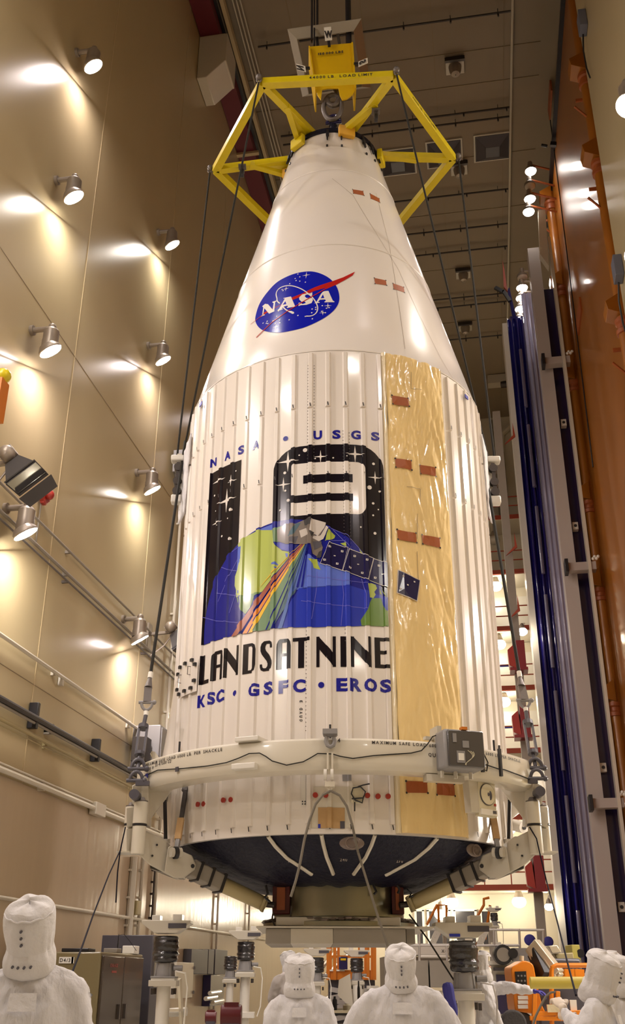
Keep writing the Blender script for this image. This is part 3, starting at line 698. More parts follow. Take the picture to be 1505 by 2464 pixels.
for th, s in ((R(-21), '210'), (R(-1), '240'), (R(21), '270')):
    p = Vector(bl(th, 2.6)); text_on(m, s, p+Vector((0, -.03, 0)), (math.cos(th), math.sin(th), 0), (0, .1, 1), .035, .15)
m.build('station_number', 'sat_light', fair, smooth=False)
for u, v in ((480,1936),(494,1935),(541,1926),(559,1925),(760,1914),(785,1914),(884,1915),(909,1917),(933,1917),(1118,1931)):
    th, z = FP(u, v); m = MB(); p = Vector(loc(th, z, FR+SH-.012)); nrm = Vector((math.sin(th), -math.cos(th), 0)); m.cyl(p, p+nrm*.02, .028, n=14); m.build('red_plug', 'red', fair)
d = Decal(); d.px([(755,1893),(842,1893),(850,1993),(748,1993)], 'ring', 0); d.px([(766,1943),(830,1944),(830,1994),(766,1993)], 'board', 3); d.px([(819,1976),(830,1976),(830,1994),(819,1994)], 'slate', 4); d.px([(766,1983),(772,1983),(772,1993),(766,1993)], 'blue_tape', 4)
d.build('board_panel', fair, label='brown board taped to the skirt'); d = Decal()
d.px([(725,1858),(737,1858),(737,1940),(725,1940)], 'white', 2); d.px([(0,0)] and [(824,1857),(845,1857),(846,1880),(825,1880)], 'gray_box', 1)
for x, y in ((729,1929),(735,1929),(729,1935),(735,1935)): d.dot(x, y, .008, 'ink', 5)
d.build('marker_strip', fair)
for u, v, w_ in ((848, 2028, .24), (1150, 2040, .26)):
    th, z = FP(u, 2000); m = MB(); p = Vector(loc(th, 2.74, 2.04)); m.sph(p, (w_/1.7, .03, .07), 12, 7, Matrix.Rotation(th, 3, 'Z')); m.tube([p+Matrix.Rotation(th, 3, 'Z')@Vector((.07*math.cos(t*.6), -.035, .06*math.sin(t*.6))) for t in range(12)], .008, 5)
    m.build('clear_bag', 'clear_bag', fair, sub=1)
# left fabric fillet widening the silhouette, access door with toggles
m = MB(); g = []
for j in range(21):
    z = 4.85-1.35*j/20; h = .02+.17*(j/20)**1.2
    g.append([m._v(loc(R(-112+40*k/12), z, FR+h*math.sin(PI*k/12)**.7+.01)) for k in range(13)])
for j in range(20):
    for k in range(12): m._f([g[j][k], g[j][k+1], g[j+1][k+1], g[j+1][k]])
m._f(g[-1][::-1]); m.build('side_fillet', 'fairing', fair)
d = Decal(); d.px([(440,1605),(484,1582),(480,1664),(436,1683)], 'fairing', 0)
def flat(th, z): return FR+SH+.01
door = d.build('access_door', fair, rf=flat)
m = MB()
for u, v in ((471,1590),(455,1598),(443,1607),(438,1624),(478,1600),(476,1639),(436,1661),(468,1657),(453,1664),(440,1672)):
    th, z = FP(u, v); p = Vector(loc(th, z, FR+SH+.03)); m.box(p, (.05, .03, .035), th)
m.build('toggle_clamp', 'black', door)
m = MB()
for u, v in ((465,1615), (443,1635)):
    th, z = FP(u, v); c = [Vector(loc(th, z+h, FR+SH+k)) for h, k in ((.05,.01),(.05,.05),(-.05,.05),(-.05,.01))]; m.tube(c, .006, 5)
m.build('handle', 'steel', door)
# cone top: black collar, latches, lug
m = MB(); r0 = fr(0, FT); m.lathe([(r0+.01, FT-.03), (r0+.03, FT-.01), (r0+.03, FT+.06), (r0-.05, FT+.12), (.2, FT+.14), (0, FT+.14)], (0, 0, -OFF), n=48); m.build('nose_collar', 'blanket', fair)
for dg in (-8, 8, 38, 52, -70, -58, 68, 140, 200):
    th = R(dg); m = MB(); p0 = Vector(loc(th, FT+.02, fr(0, FT)+.03)); p1 = Vector(loc(th, FT-.26, fr(0, FT-.26)+.03)); m.bar(p0, p1, .04, .03, up=(math.sin(th), -math.cos(th), 0), w1=.022); m.box(Vector(loc(th, FT-.12, fr(0, FT-.12)+.035)), (.05, .03, .07), th)
    p2 = Vector(loc(th, FT-.42, fr(0, FT-.42)+.01)); m.box(p2, (.03, .02, .04), th)
    m.build('latch', 'black', fair)
m = MB(); m.box((0, 0, FT+.2-OFF), (.2, .16, .2)); m.cyl((0, 0, FT+.1-OFF), (0, 0, FT+1.0-OFF), .06, .05, n=12); m.box((0, 0, FT+.98-OFF), (.14, .1, .12)); m.cyl((-.1, 0, FT+.26-OFF), (.1, 0, FT+.26-OFF), .04); m.build('lifting_lug', 'blanket', fair)
# side cable guides: cloth-wrapped pulleys where the slings leave the barrel
for sgn in (-1, 1):
    th = R(88*sgn); ax = Vector((math.cos(th), math.sin(th), 0)); nr = Vector((math.sin(th), -math.cos(th), 0))
    m = MB(); P = lambda z, r: Vector(loc(th, z, r))
    m.prism([P(8.35, FR), P(8.35, FR+.2), P(8.2, FR+.2), P(7.45, FR+.12), P(7.4, FR)], ax*.03); m.build('guide_plate', 'ring', fair)
    m = MB(); NA, NZ = 10, 16; gg = []
    for j in range(NZ+1):
        fz = j/NZ; z = 8.40-1.12*fz; lo = 73+4*fz+(8*(fz-.75) if fz > .75 else 0); hi = 91-1.0*fz; gg.append([m._v(loc(R(sgn*(lo+(hi-lo)*i/NA)), z-.05*i/NA*(1-fz), FR+.045+.10*(i/NA)**2+.015*noise.noise(Vector((i*.6, j*.5, sgn))))) for i in range(NA+1)])
    for j in range(NZ):
        for i in range(NA): m._f([gg[j][i], gg[j][i+1], gg[j+1][i+1], gg[j+1][i]])
    o = m.build('guide_cloth', 'suit', fair); sd = o.modifiers.new('s', 'SOLIDIFY'); sd.thickness = .02
    m = MB(); m.box(P(8.27, FR+.19), (.19, .15, .09), th+PI/2); m.build('cloth_wrap', 'white', fair, bevel=.02); m = MB(); m.box(P(7.62, FR+.17), (.15, .14, .12), th+PI/2); m.build('cloth_wrap', 'white', fair, bevel=.02)
    m = MB()
    for z in (8.12, 7.9, 7.74): m.cyl(P(z, FR+.17)-ax*.07, P(z, FR+.17)+ax*.07, .062, n=16)
    for k in (-.05, .05): m.bar(P(8.2, FR+.17)+ax*k, P(7.68, FR+.17)+ax*k, .05, .018, up=ax)
    m.build('pulley', 'dark_steel', fair)
    th2, z2_ = (FP(489, 974) if sgn < 0 else FP(1118, 957)); m = MB(); m.box(Vector(loc(th2, z2_, FR+SH+.01)), (.09, .01, .05), th2); m.build('tape_mark', 'blue_tape', fair)
# ================================================================ LIFTING GEAR
def LPt(u, v, dy=0):               # photo point on the upright plane through the fairing's axis -> fairing-aligned frame (z absolute)
    p = atY(u, v, FY+dy); x = p.x*math.cos(A)+p.y*math.sin(A); return Vector((x-FX, dy, p.z))
def RPt(u, v, rr):                 # photo point on a cylinder of radius rr round the axis
    d = ray(u, v); d = Vector((d.x*math.cos(A)+d.y*math.sin(A), -d.x*math.sin(A)+d.y*math.cos(A), d.z))
    a = d.x**2+d.y**2; b = -2*(d.x*FX+d.y*FY); c = FX**2+FY**2-rr*rr; q = max(b*b-4*a*c, 0); P = d*((-b-math.sqrt(q))/2/a)
    return Vector((P.x-FX, P.y-FY, P.z+CZ))
def rig(name, z, label, cat, group=None): return empty(name, (fc.x, fc.y, z), A, label, cat, group)
def RB(root): m = MB(); m.M = Matrix.Translation((0, 0, -root.location.z)); return m      # absolute z in, root-relative out
def az(rr, dg, z): t = R(dg); return Vector((rr*math.sin(t), -rr*math.cos(t), z))
# ---- payload adapter and its square frame under the fairing (bolted to it)
m = MB(); m.M = Matrix.Translation((0, 0, -OFF)); m.lathe([(.80, 2.06), (.80, 2.10), (.775, 2.11), (.775, 2.46), (.5, 2.46)], n=64); m.lathe([(.9, 2.0), (.9, 2.05), (.78, 2.07)], n=64)
ad = m.build('adapter_ring', 'bare_metal', fair)
m = MB(); m.M = Matrix.Translation((0, 0, -OFF))
for k in range(60):
    a = az(.84+.03*math.sin(k*2.3), 6*k, 2.075+.012*math.sin(k*1.7)); m.sph(a, (.07, .05, .02), 6, 4)
m.build('sealing_wrap', 'clear_bag', ad, kind='stuff')
def fbox(name, u0, v0, u1, v1, dy, dep, mt, **k):
    a, b = LPt(u0, v0, dy), LPt(u1, v1, dy); m = MB(); m.M = Matrix.Translation((0, 0, -OFF)); m.box(((a.x+b.x)/2, dy+dep/2, (a.z+b.z)/2), (abs(b.x-a.x), dep, abs(a.z-b.z))); return m.build(name, mt, fair, **k)
fbox('support_beam', 640, 2234, 700, 2271, -.85, 1.7, 'pan_gray', bevel=.006); fbox('support_beam', 700, 2234, 802, 2271, -.86, 1.7, 'arm', bevel=.006); fbox('support_beam', 802, 2234, 978, 2271, -.85, 1.7, 'pan_gray', bevel=.006); fbox('beam_end', 978, 2234, 1000, 2271, -.7, 1.4, 'pan_gray')
fbox('flange_plate', 617, 2228, 1045, 2234, -.9, 1.8, 'arm'); fbox('mounting_plate', 665, 2206, 965, 2228, -.8, 1.6, 'arm', bevel=.01)
for u0, u1 in ((657, 698), (942, 974)):
    fbox('clamp_block', u0, 2116, u1, 2200, -.55, .4, 'maroon', bevel=.01); fbox('clamp_block', u0+10, 2135, u1-12, 2190, -.58, .05, 'brown_tape')
m = MB(); m.M = Matrix.Translation((0, 0, -OFF)); m.tube([LPt(*p, -.7) for p in ((658,2195),(655,2212),(662,2228),(680,2233),(693,2224),(700,2205),(702,2180))], .012, 6); m.build('hose', 'dark_steel', fair)
for L in (((640,2130),(645,2150),(638,2160),(650,2170)), ((955,2125),(962,2140),(958,2150)), ((978,2140),(990,2150),(985,2160),(995,2155)), ((905,2120),(900,2132),(906,2146),(900,2152))):
    m = MB(); m.M = Matrix.Translation((0, 0, -OFF)); m.tube([LPt(*p, -.75) for p in L], .016, 6); m.build('connector_lead', 'black', fair)
# ---- lifting ring
ring = rig('lifting_ring', 3.38, 'cream lifting ring clamped round the foot of the white fairing', 'lifting ring')
m = RB(ring); m.lathe([(2.30, 3.42), (2.33, 3.385), (2.52, 3.375), (2.57, 3.39), (2.598, 3.43), (2.60, 3.47), (2.60, 3.64), (2.592, 3.685), (2.56, 3.71), (2.33, 3.715), (2.30, 3.68), (2.30, 3.42)], n=180); m.v = [((x*min(1, 2.36/max(abs(x)/math.hypot(x, y), 1e-3)/2.6)), y*min(1, 2.36/max(abs(x)/math.hypot(x, y), 1e-3)/2.6), z) for x, y, z in m.v]; m.build('ring_beam', 'ring', ring)
m = RB(ring)
for k in range(12): a = az(2.32, 30*k+12, 3.5); b = az(2.13, 30*k+12, 3.5); m.bar(a, b, .07, .09)
m.build('bumper', 'dark_steel', ring)
def ring_text(m, s, th, z, h, sp=.32, rr=2.604):
    for ch in s:
        if ch == ' ': th += h*.75/rr; continue
        hh = h*.16 if ch in '.,' else h; ex = Vector((math.cos(th), math.sin(th), 0)); w = text_on(m, ch, Vector((rr*math.sin(th), -rr*math.cos(th), z)), ex, (0, 0, 1), h if ch not in '.,' else h, 0); th += (w+h*sp)/rr
    return th
def rth(u, v): p = RPt(u, v, 2.604); return math.atan2(p.x, -p.y), p.z
m = RB(ring)
for s, u, v, h in (('MAXIMUM SAFE LOAD 6000 LB. PER SHACKLE', 896, 1790, .032), ('QUAD', 1032, 1821, .04), ('4', 813, 1786, .04), ('MAXIMUM SAFE LOAD 6000 LB. PER SHACKLE', 352, 1845, .034), ('55-47500-22', 373, 1845, .034), ('QUAD 111', 350, 1856, .03), ('LOAD 6000 LB. PER SHACKLE', 1140, 1812, .032)):
    t, z = rth(u, v); ring_text(m, s, t, z, h)
m.build('stencil_text', 'ink', ring, smooth=False)
m = RB(ring); m.tube([RPt(*p, 2.615) for p in ((345,1868),(380,1853),(410,1851),(440,1849),(500,1843),(545,1835),(575,1824),(600,1813),(625,1812),(640,1820),(655,1831),(690,1841),(730,1833),(750,1822),(765,1813),(800,1814),(820,1820),(850,1825),(900,1818),(990,1812),(1015,1806),(1030,1790),(1042,1772),(1055,1768))], .006, 5)
m.build('wire', 'cable', ring)
m = RB(ring); m.tube([RPt(*p, 2.62) for p in ((1158,1800),(1175,1835),(1172,1855),(1160,1850),(1170,1840),(1200,1850),(1215,1852),(1250,1865),(1275,1875))], .007, 5); m.build('wire', 'cable', ring)
def rbox(name, u, v, d, rr, mt, parent=None, **k):
    p = RPt(u, v, rr); m = RB(ring); m.box(p, d, math.atan2(p.x, -p.y)); return m.build(name, mt, parent or ring, **k)
rbox('foam_pad', 608, 1784, (.27, .3, .05), 2.5, 'white', bevel=.008); rbox('foam_pad', 600, 1849, (.27, .3, .06), 2.52, 'white', bevel=.008)
rbox('cover_plate', 1052, 1779, (.30, .06, .03), 2.5, 'arm')
rbox('tag', 426, 1851, (.045, .012, .05), 2.62, 'slate'); rbox('tag', 353, 1867, (.05, .012, .05), 2.62, 'blue_tape')
for u, v in ((432, 1788), (795, 1742), (1190, 1790)):
    p = RPt(u, v+12, 2.35); m = RB(ring); m.cyl((p.x, p.y, 3.7), (p.x, p.y, 3.90), .012, n=8); m.cyl((p.x, p.y, 3.72), (p.x, p.y, 3.75), .05, .02, n=10); m.build('guide_pin', 'black', ring)
# centre clamp with rollers
cc = rig('ring_clamp', 3.3, 'grey shackle clamp and white roller on the ring below the emblem', 'clamp'); m = RB(cc)
P = lambda u, v, q=2.64: RPt(u, v, q)
a = P(795, 1762); m.box(a, (.15, .12, .05), math.atan2(a.x, -a.y)); m.cyl(P(779, 1768), P(811, 1768), .022, n=10)
m.tube([P(787,1772),(P(785,1784)),(P(789,1794)),(P(796,1797)),(P(803,1793)),(P(806,1783)),(P(803,1772))], .022, 8)
m.build('shackle', 'gray_box', cc)
m = RB(cc)
for du in (-5, 6): m.bar(P(794+du, 1812), P(794+du, 1852), .018, .03, up=(0, 1, 0))
m.build('strap', 'ring', cc)
m = RB(cc)
for du in (-9, 7):
    a, b = P(789+du, 1864, 2.66), P(796+du, 1864, 2.66); m.cyl(a, b, .055, n=18)
m.build('roller', 'white', cc)
m = RB(cc); m.box(P(794, 1888, 2.64), (.10, .08, .05)); m.tube([P(795,1892,2.66),P(790,1898,2.66),P(796,1904,2.66),P(800,1897,2.66),P(796,1892,2.66)], .008, 6); m.build('yoke', 'ring', cc)
# electronics box and chart recorder
eb = rig('instrument_box', 3.4, 'grey instrument box with smoked window clamped on the ring, right of the film', 'instrument box')
p = RPt(1106, 1808, 2.72); th = math.atan2(p.x, -p.y)*.62
m = RB(eb); m.box(p, (.44, .26, .40), th); m.build('housing', 'gray_box', eb, bevel=.03)
q = p+Vector((math.sin(th), -math.cos(th), 0))*.145; m = RB(eb); m.box(q+Vector((math.cos(th), math.sin(th), 0))*.01, (.40, .03, .37), th); dr = m.build('window', 'panel_dark', eb, bevel=.012)
ex = Vector((math.cos(th), math.sin(th), 0)); f = q+Vector((math.sin(th), -math.cos(th), 0))*.02
m = RB(eb); m.box(f+ex*-.06+Vector((0, 0, -.09)), (.09, .01, .12), th); m.box(f+ex*-.12+Vector((0, 0, .1)), (.04, .01, .09), th); m.box(f+ex*.0+Vector((0, 0, .04)), (.07, .01, .07), th); m.build('module', 'gray_box', eb)
m = RB(eb); m.box(f+ex*-.06+Vector((0, 0, -.09))+Vector((math.sin(th), -math.cos(th), 0))*.006, (.06, .008, .07), th); m.build('paper_label', 'white_tag', eb)
for k in range(3): m = RB(eb); m.tube([f+ex*(.02+.05*math.sin(t*.5+k*.4)+.01*k)+Vector((0, 0, -.02-.028*t/1.6-.005*k)) for t in range(9)], .004, 5); m.build('wire', 'dial', eb)
m = RB(eb); m.box(p+Vector((0, 0, .205))+Vector((math.sin(th), -math.cos(th), 0))*.13, (.06, .07, .03), th); m.build('orange_tape', 'orange_paint', eb)
m = RB(eb)
for k in (-.2, -.05, .12): m.cyl(p+ex*k+Vector((0, .05, -.2)), p+ex*k+Vector((0, .05, -.27)), .02, n=8)
m.box(p+Vector((-.16, .12, -.26)), (.42, .1, .07), th); m.box(p+Vector((-.22, .12, .02)), (.05, .2, .5), th); m.build('mount', 'arm', eb)
m = RB(eb)
for u, v0, v1 in ((1158, 1800, 1858), (1202, 1802, 1868)): m.bar(RPt(u, v0, 2.66), RPt(u+5, v1, 2.66), .03, .03); m.cyl(RPt(u, v0-8, 2.64), RPt(u, v0, 2.64), .012, n=8)
m.build('clamp_rod', 'black', eb)
cr = rig('chart_recorder', 2.9, 'cream chart recorder with round dial hanging below the ring on the right', 'chart recorder')
p = RPt(1168, 1922, 2.42); th = R(38); ex = Vector((math.cos(th), math.sin(th), 0)); nr = Vector((math.sin(th), -math.cos(th), 0))
m = RB(cr); m.box(p, (.27, .07, .38), th); m.build('case', 'dial', cr, bevel=.01)
m = RB(cr); m.cyl(p+nr*.036+Vector((0, 0, .04)), p+nr*.045+Vector((0, 0, .04)), .115, n=32); m.build('dial_rim', 'slate', cr); m = RB(cr); m.cyl(p+nr*.045+Vector((0, 0, .04)), p+nr*.049+Vector((0, 0, .04)), .108, n=32); m.build('dial', 'dial', cr)
m = RB(cr); m.sph(p+nr*.05+ex*.03+Vector((0, 0, .03)), (.02, .006, .05)); m.sph(p+nr*.05+Vector((0, 0, .04)), (.015, .006, .02)); m.build('pen', 'slate', cr)
m = RB(cr); m.box(p+nr*.04+Vector((0, 0, -.145)), (.25, .02, .06), th); m.build('nameplate', 'white_tag', cr); m = RB(cr); m.box(p+nr*.053+ex*.08+Vector((0, 0, -.14)), (.05, .004, .03), th); m.build('nameplate', 'slate', cr); m = RB(cr); m.box(p+nr*.038+ex*.11+Vector((0, 0, -.06)), (.035, .004, .025), th); m.build('sticker', 'red', cr)
m = RB(cr); m.bar(p-ex*.22+Vector((0, .02, .2)), p-ex*.2+Vector((0, .02, -.16)), .09, .13); m.bar(p+Vector((0, .03, .19)), p+Vector((0, .05, .45)), .05, .05); m.build('bracket', 'arm', cr)
# ---- hinge arms left and right: gusset, pins, cranked arm, strut to the adapter
def arm(sg):
    M = (lambda u: u) if sg < 0 else (lambda u: 1624-u); side = 'left' if sg < 0 else 'right'
    e = rig('hinge_arm', 2.3, f'cream hinged arm with strut reaching under the fairing, {side} side', 'hinged arm', 'hinged arms under the lifting ring')
    def Q(u, v, dy=0): return LPt(M(u), v, dy-1.45+(u-330)/320*.85)
    def pr(name, pts, dy, dep, mt, **k): m = RB(e); m.prism([Q(u, v, dy) for u, v in pts], (0, dep, 0)); return m.build(name, mt, e, **k)
    pr('gusset', [(353,1893),(420,1893),(358,1976),(353,1976)], .0, .03, 'ring'); pr('bracket', [(340,1868),(358,1868),(358,1985),(340,1985)], -.08, .2, 'ring', bevel=.01); pr('bracket', [(318,1890),(342,1878),(342,1935),(318,1935)], .0, .1, 'ring', bevel=.01)
    for u, dy, r in ((331, -.12, .078), (309, .16, .072)):
        a, b, c = Q(u, 1930 if dy < 0 else 1942, dy), Q(u, 1983, dy), Q(u, 2056, dy); a.x = b.x = c.x
        m = RB(e); m.cyl(a, b, r, n=24); m.build('hinge_sleeve', 'ring', e, bevel=.006); m = RB(e); m.cyl(b+Vector((0, 0, -.0)), b-Vector((0, 0, .018)), r*1.02, n=24); m.build('washer', 'black', e)
        m = RB(e); m.cyl(b-Vector((0, 0, .02)), c, r*.95, n=24); m.build('hinge_sleeve', 'ring', e, bevel=.006); m = RB(e); m.cyl(a, a+Vector((0, 0, .05)), r*.8, r*.45, n=6); m.cyl(a, a+Vector((0, 0, .012)), r*.95, n=20); m.build('pin_head', 'steel', e)
    pr('web', [(305,1945),(342,1940),(342,1985),(305,1990)], .02, .12, 'ring'); pr('web', [(305,1995),(342,1990),(342,2050),(305,2052)], .02, .12, 'ring'); pr('stop_plate', [(280,2048),(318,2048),(318,2051),(280,2051)], -.05, .25, 'ring')
    pr('crank_arm', [(337,1992),(377,2012),(384,2012),(403,2026),(403,2040),(442,2112),(418,2112),(361,2082),(335,2058)], -.12, .26, 'arm', bevel=.015)
    pr('cheek_plate', [(404,2038),(413,2034),(436,2047),(462,2058),(471,2080),(468,2092),(442,2112),(418,2112),(395,2098)], -.19, .06, 'arm', bevel=.012); pr('cheek_plate', [(404,2038),(413,2034),(436,2047),(462,2058),(471,2080),(468,2092),(442,2112),(418,2112),(395,2098)], .10, .06, 'arm', bevel=.012)
    m = RB(e); m.prism([Q(361,2082,-.1), Q(418,2112,-.1), Q(440,2113,-.1), Q(362,2090,-.1)], (0, .2, 0)); m.build('lower_flange', 'pan_gray', e)
    for u, v in ((331,2021),(378,2033),(367,2059)): m = RB(e); m.cyl(Q(u, v, -.15), Q(u, v, -.11), .012, n=8); m.build('bolt', 'black', e)
    m = RB(e); m.cyl(Q(464,2084,-.2), Q(464,2084,.17), .022, n=12); m.build('pin', 'black', e)
    m = RB(e); m.cyl(Q(410,2051,-.23), Q(418,2051,-.23), .05, n=14); m.cyl(Q(428,2051,-.23), Q(436,2051,-.23), .05, n=14); m.build('lug', 'arm', e); m = RB(e); m.cyl(Q(419,2052,-.23), Q(427,2052,-.23), .065, n=14); m.build('roller', 'black', e)
    m = RB(e); m.bar(Q(424,2050,-.2), Q(430,2015,-.16), .045, .05); m.build('turnbuckle', 'gray_box', e); m = RB(e); m.bar(Q(430,2018,-.16), Q(447,1900,0), .045, .045); m.bar(Q(446,1905,0), Q(452,1883,.03), .07, .06); m.build('tie_rod', 'dark_steel', e)
    m = RB(e); m.bar(Q(428,2020,-.17), Q(436,1970,-.1), .07, .05); m.build('wrap', 'board', e)
    m = RB(e); m.cyl(Q(397,1925,.3), Q(399,2022,.3), .022, n=10); m.build('rod', 'black', e); m = RB(e); m.cyl(Q(399,2020,.3), Q(399,2030,.3), .05, n=14); m.build('rod_foot', 'white', e)
    A0, A1, A2, A3 = Q(455,2088,0), Q(530,2126,.0), Q(636,2175,.0), Q(646,2180,.0)
    m = RB(e); m.bar(A0, A1, .19, .19); m.build('strut_sleeve', 'pan_gray', e, bevel=.02)
    m = RB(e); m.cyl(A1-(A1-A0)*.1, A2, .085, .08, n=16); m.build('strut', 'olive', e)
    m = RB(e); dd = (A2-A1).normalized(); m.box(A2, (.04, .22, .20), 0, Matrix((dd, Vector((0, 1, 0)), dd.cross(Vector((0, 1, 0))))).transposed()); m.build('strut_flange', 'olive', e, bevel=.008); m = RB(e); m.cyl(A2, Q(662,2178,-.1), .035, n=10); m.build('strut_pin', 'dark_steel', e)
    for t, k in ((.25, .01), (.62, .01), (1.0, .01)):
        c = A0+(A1-A0)*t; m = RB(e); m.bar(c-dd*.015, c+dd*.015, .21, .21); m.build('strap', 'black', e)
    return e
arm(-1); arm(1)
# ---- spreader frame: hexagon of yellow box beams with spokes, pads and casters
sf = rig('spreader_frame', 14.0, 'yellow hexagonal spreader frame around the nose of the fairing', 'spreader frame')
AZ = [-34+60*k for k in range(6)]; ZF = 14.02
for k in range(6):
    a, b = az(2.02, AZ[k], ZF), az(2.02, AZ[(k+1) % 6], ZF); m = RB(sf); m.bar(a, b, .125, .125); m.build('rim_beam', 'frame_yellow', sf, bevel=.006)
    a = az(1.98, AZ[k], ZF-.0); b = az(.42, AZ[k], ZF+.16); m = RB(sf); m.bar(a, b, .115, .12); m.build('spoke', 'frame_yellow', sf, bevel=.006)
    c = az(1.42, AZ[k]+1.5, ZF+.04); d_ = az(.83, AZ[k]-12, ZF-.02); m = RB(sf); m.bar(c, d_, .09, .10); m.build('brace', 'frame_yellow', sf, bevel=.005)
    m = RB(sf); t = R(AZ[k]-12); m.box(az(.83, AZ[k]-12, ZF-.10), (.27, .09, .2), t); m.build('pad', 'pad_orange' if k % 2 else 'frame_yellow', sf, bevel=.015)
    m = RB(sf); m.prism([az(1.2, AZ[k], ZF+.02), az(.9, AZ[k]-9, ZF), az(.6, AZ[k]-2, ZF+.1)], (0, 0, .012)); m.build('gusset', 'frame_yellow', sf)
    m = RB(sf); p = az(2.12, AZ[k], ZF+.04); m.sph(p, (.05, .05, .06), 10, 6); m.tube([p+Vector((.035*math.cos(t), 0, -.06+.05*math.sin(t))) for t in (PI, PI*1.25, PI*1.5, PI*1.75, 2*PI)], .012, 6); m.build('corner_shackle', 'steel', sf)
for k, rr in ((1, 1.35), (5, 1.55), (3, 1.35)):
    p = az(rr, AZ[k]+3, ZF-.1); m = RB(sf); m.box(p+Vector((0, 0, .05)), (.13, .13, .02)); m.bar(p+Vector((-.03, 0, .05)), p+Vector((-.03, .02, -.07)), .015, .05); m.bar(p+Vector((.03, 0, .05)), p+Vector((.03, .02, -.07)), .015, .05); cst = m.build('caster', 'steel', sf)
    m = RB(sf); m.cyl(p+Vector((-.025, .02, -.07)), p+Vector((.025, .02, -.07)), .07, n=18); m.build('wheel', 'black', cst)
m = RB(sf); m.lathe([(.34, 14.08), (.34, 14.24), (.42, 14.24), (.42, 14.08), (.34, 14.08)], n=32); m.build('hub', 'frame_yellow', sf)
for k, s, h in ((0, '44000 LB.  LOAD LIMIT', .055), (1, '44000 LB.  LOAD LIMIT', .045)):
    a, b = az(2.02, AZ[k], ZF), az(2.02, AZ[k+1], ZF); ex = (b-a).normalized(); nr = Vector((ex.y, -ex.x, 0)); m = RB(sf); text_on(m, s, a+(b-a)*(.36 if k == 0 else .25)+nr*.066+Vector((0, 0, -.03)), ex, (0, 0, 1), h, .3); m.build('stencil_text', 'ink', sf, smooth=False)
# ---- hook block, ring link, drip pan, direction signs (aligned with the hall)
hb = empty('hook_block', (fc.x, fc.y, 15.3), 0, 'yellow crane hook block above the spreader frame', 'hook block'); HBc = Vector((fc.x, fc.y, 0))
def wq(u, v, dy=0): return atY(u, v, FY+dy)
m = MW(hb); a, b = wq(743, 113, -.3), wq(850, 104, -.3); c, d_ = wq(758, 205, -.3), wq(850, 215, -.3)
L = [(wq(*p, -.3)) for p in ((744,112),(848,103),(857,215),(848,228),(835,238),(824,240),(818,228),(815,212),(790,212),(776,215),(774,230),(773,240),(764,228),(759,205))]
m.prism(L, HD*.03); m.build('face_plate', 'hook_yellow', hb, bevel=.006)
for q in (((743,110),(746,110),(762,215),(759,215)), ((846,101),(850,101),(858,212),(854,212))): m = MW(hb); m.prism([wq(u, v, -.36) for u, v in q], HD*.5); m.build('side_flange', 'hook_yellow', hb)
m = MW(hb); m.prism([wq(u, v, -.05) for u, v in ((750,112),(845,104),(850,205),(762,205))], HD*.03); m.build('back_plate', 'hook_yellow', hb)
m = MW(hb); text_on(m, '150,000 LBS', wq(766, 133, -.335), wq(815, 128, -.335)-wq(766, 133, -.335), wq(766, 120, -.335)-wq(766, 133, -.335), .06, .15, off=.06); m.build('stencil_text', 'ink', hb, smooth=False)
m = MW(hb); m.tube([wq(*p, -.12) for p in ((808,195),(806,212),(818,222),(820,238),(812,252),(800,257),(790,250),(787,238),(792,232))], [.075,.075,.07,.065,.065,.06,.05,.04,.02], 10); m.build('hook', 'steel', hb, sub=1)
lk = empty('ring_link', (fc.x, fc.y, 14.3), 0, 'dark oval steel link hanging from the crane hook', 'link')
m = MW(lk); c0 = wq(801, 258, -.1); m.tube([c0+Vector((.16*math.sin(t)*(1 if abs(math.sin(t)) < .9 else 1), -.02*math.cos(t), .27*math.cos(t))) for t in [2*PI*k/24 for k in range(24)]], .042, 10, closed=True); m.build('link', 'steel', lk)
m = MW(lk); c1 = wq(803, 288, -.05); m.tube([c1+Vector((.10*math.cos(t), .02, .11*math.sin(t))) for t in [PI*k/10 for k in range(-1, 12)]], .035, 8); m.cyl(c1+Vector((-.14, .02, -.05)), c1+Vector((.14, .02, -.05)), .03); m.build('shackle', 'navy', lk)
dp = empty('drip_pan', CW(.33, 13.37, 16.9), 0, 'grey square drip pan above the yellow hook block', 'drip pan')
def ringpan(m, z0, z1, ax, ay, bx, by):
    A_ = [(-ax,-ay),(ax,-ay),(ax,ay),(-ax,ay)]; B_ = [(-bx,-by),(bx,-by),(bx,by),(-bx,by)]
    for i in range(4):
        j = (i+1) % 4; a, b, c, d = (*A_[i], z0), (*A_[j], z0), (*B_[j], z1), (*B_[i], z1); m.prism([a, b, c, d], (0, 0, .012))
zp = 17.1-16.9
for i in range(4):
    m = MB(); AA = [(-.70,-.78),(.66,-.78),(.66,.78),(-.70,.78)]; BB = [(-.54,-.64),(.50,-.64),(.50,.62),(-.54,.62)]; j = (i+1) % 4
    m.prism([(*AA[i], zp+.12), (*AA[j], zp+.12), (*BB[j], zp), (*BB[i], zp)], (0, 0, .014)); m.prism([(*BB[i], zp), (*BB[j], zp), (*BB[j], zp+.16), (*BB[i], zp+.16)], (.01 if i == 1 else -.01 if i == 3 else 0, .01 if i == 2 else -.01 if i == 0 else 0, 0)); m.build('pan_side', 'pan_gray' if i != 1 else 'pan_brown', dp)
m = MB(); m.box((-.2, 0, zp+.1), (.05, 1.3, .05)); m.box((.2, 0, zp+.1), (.05, 1.3, .05)); m.build('cross_bar', 'dark_steel', dp)
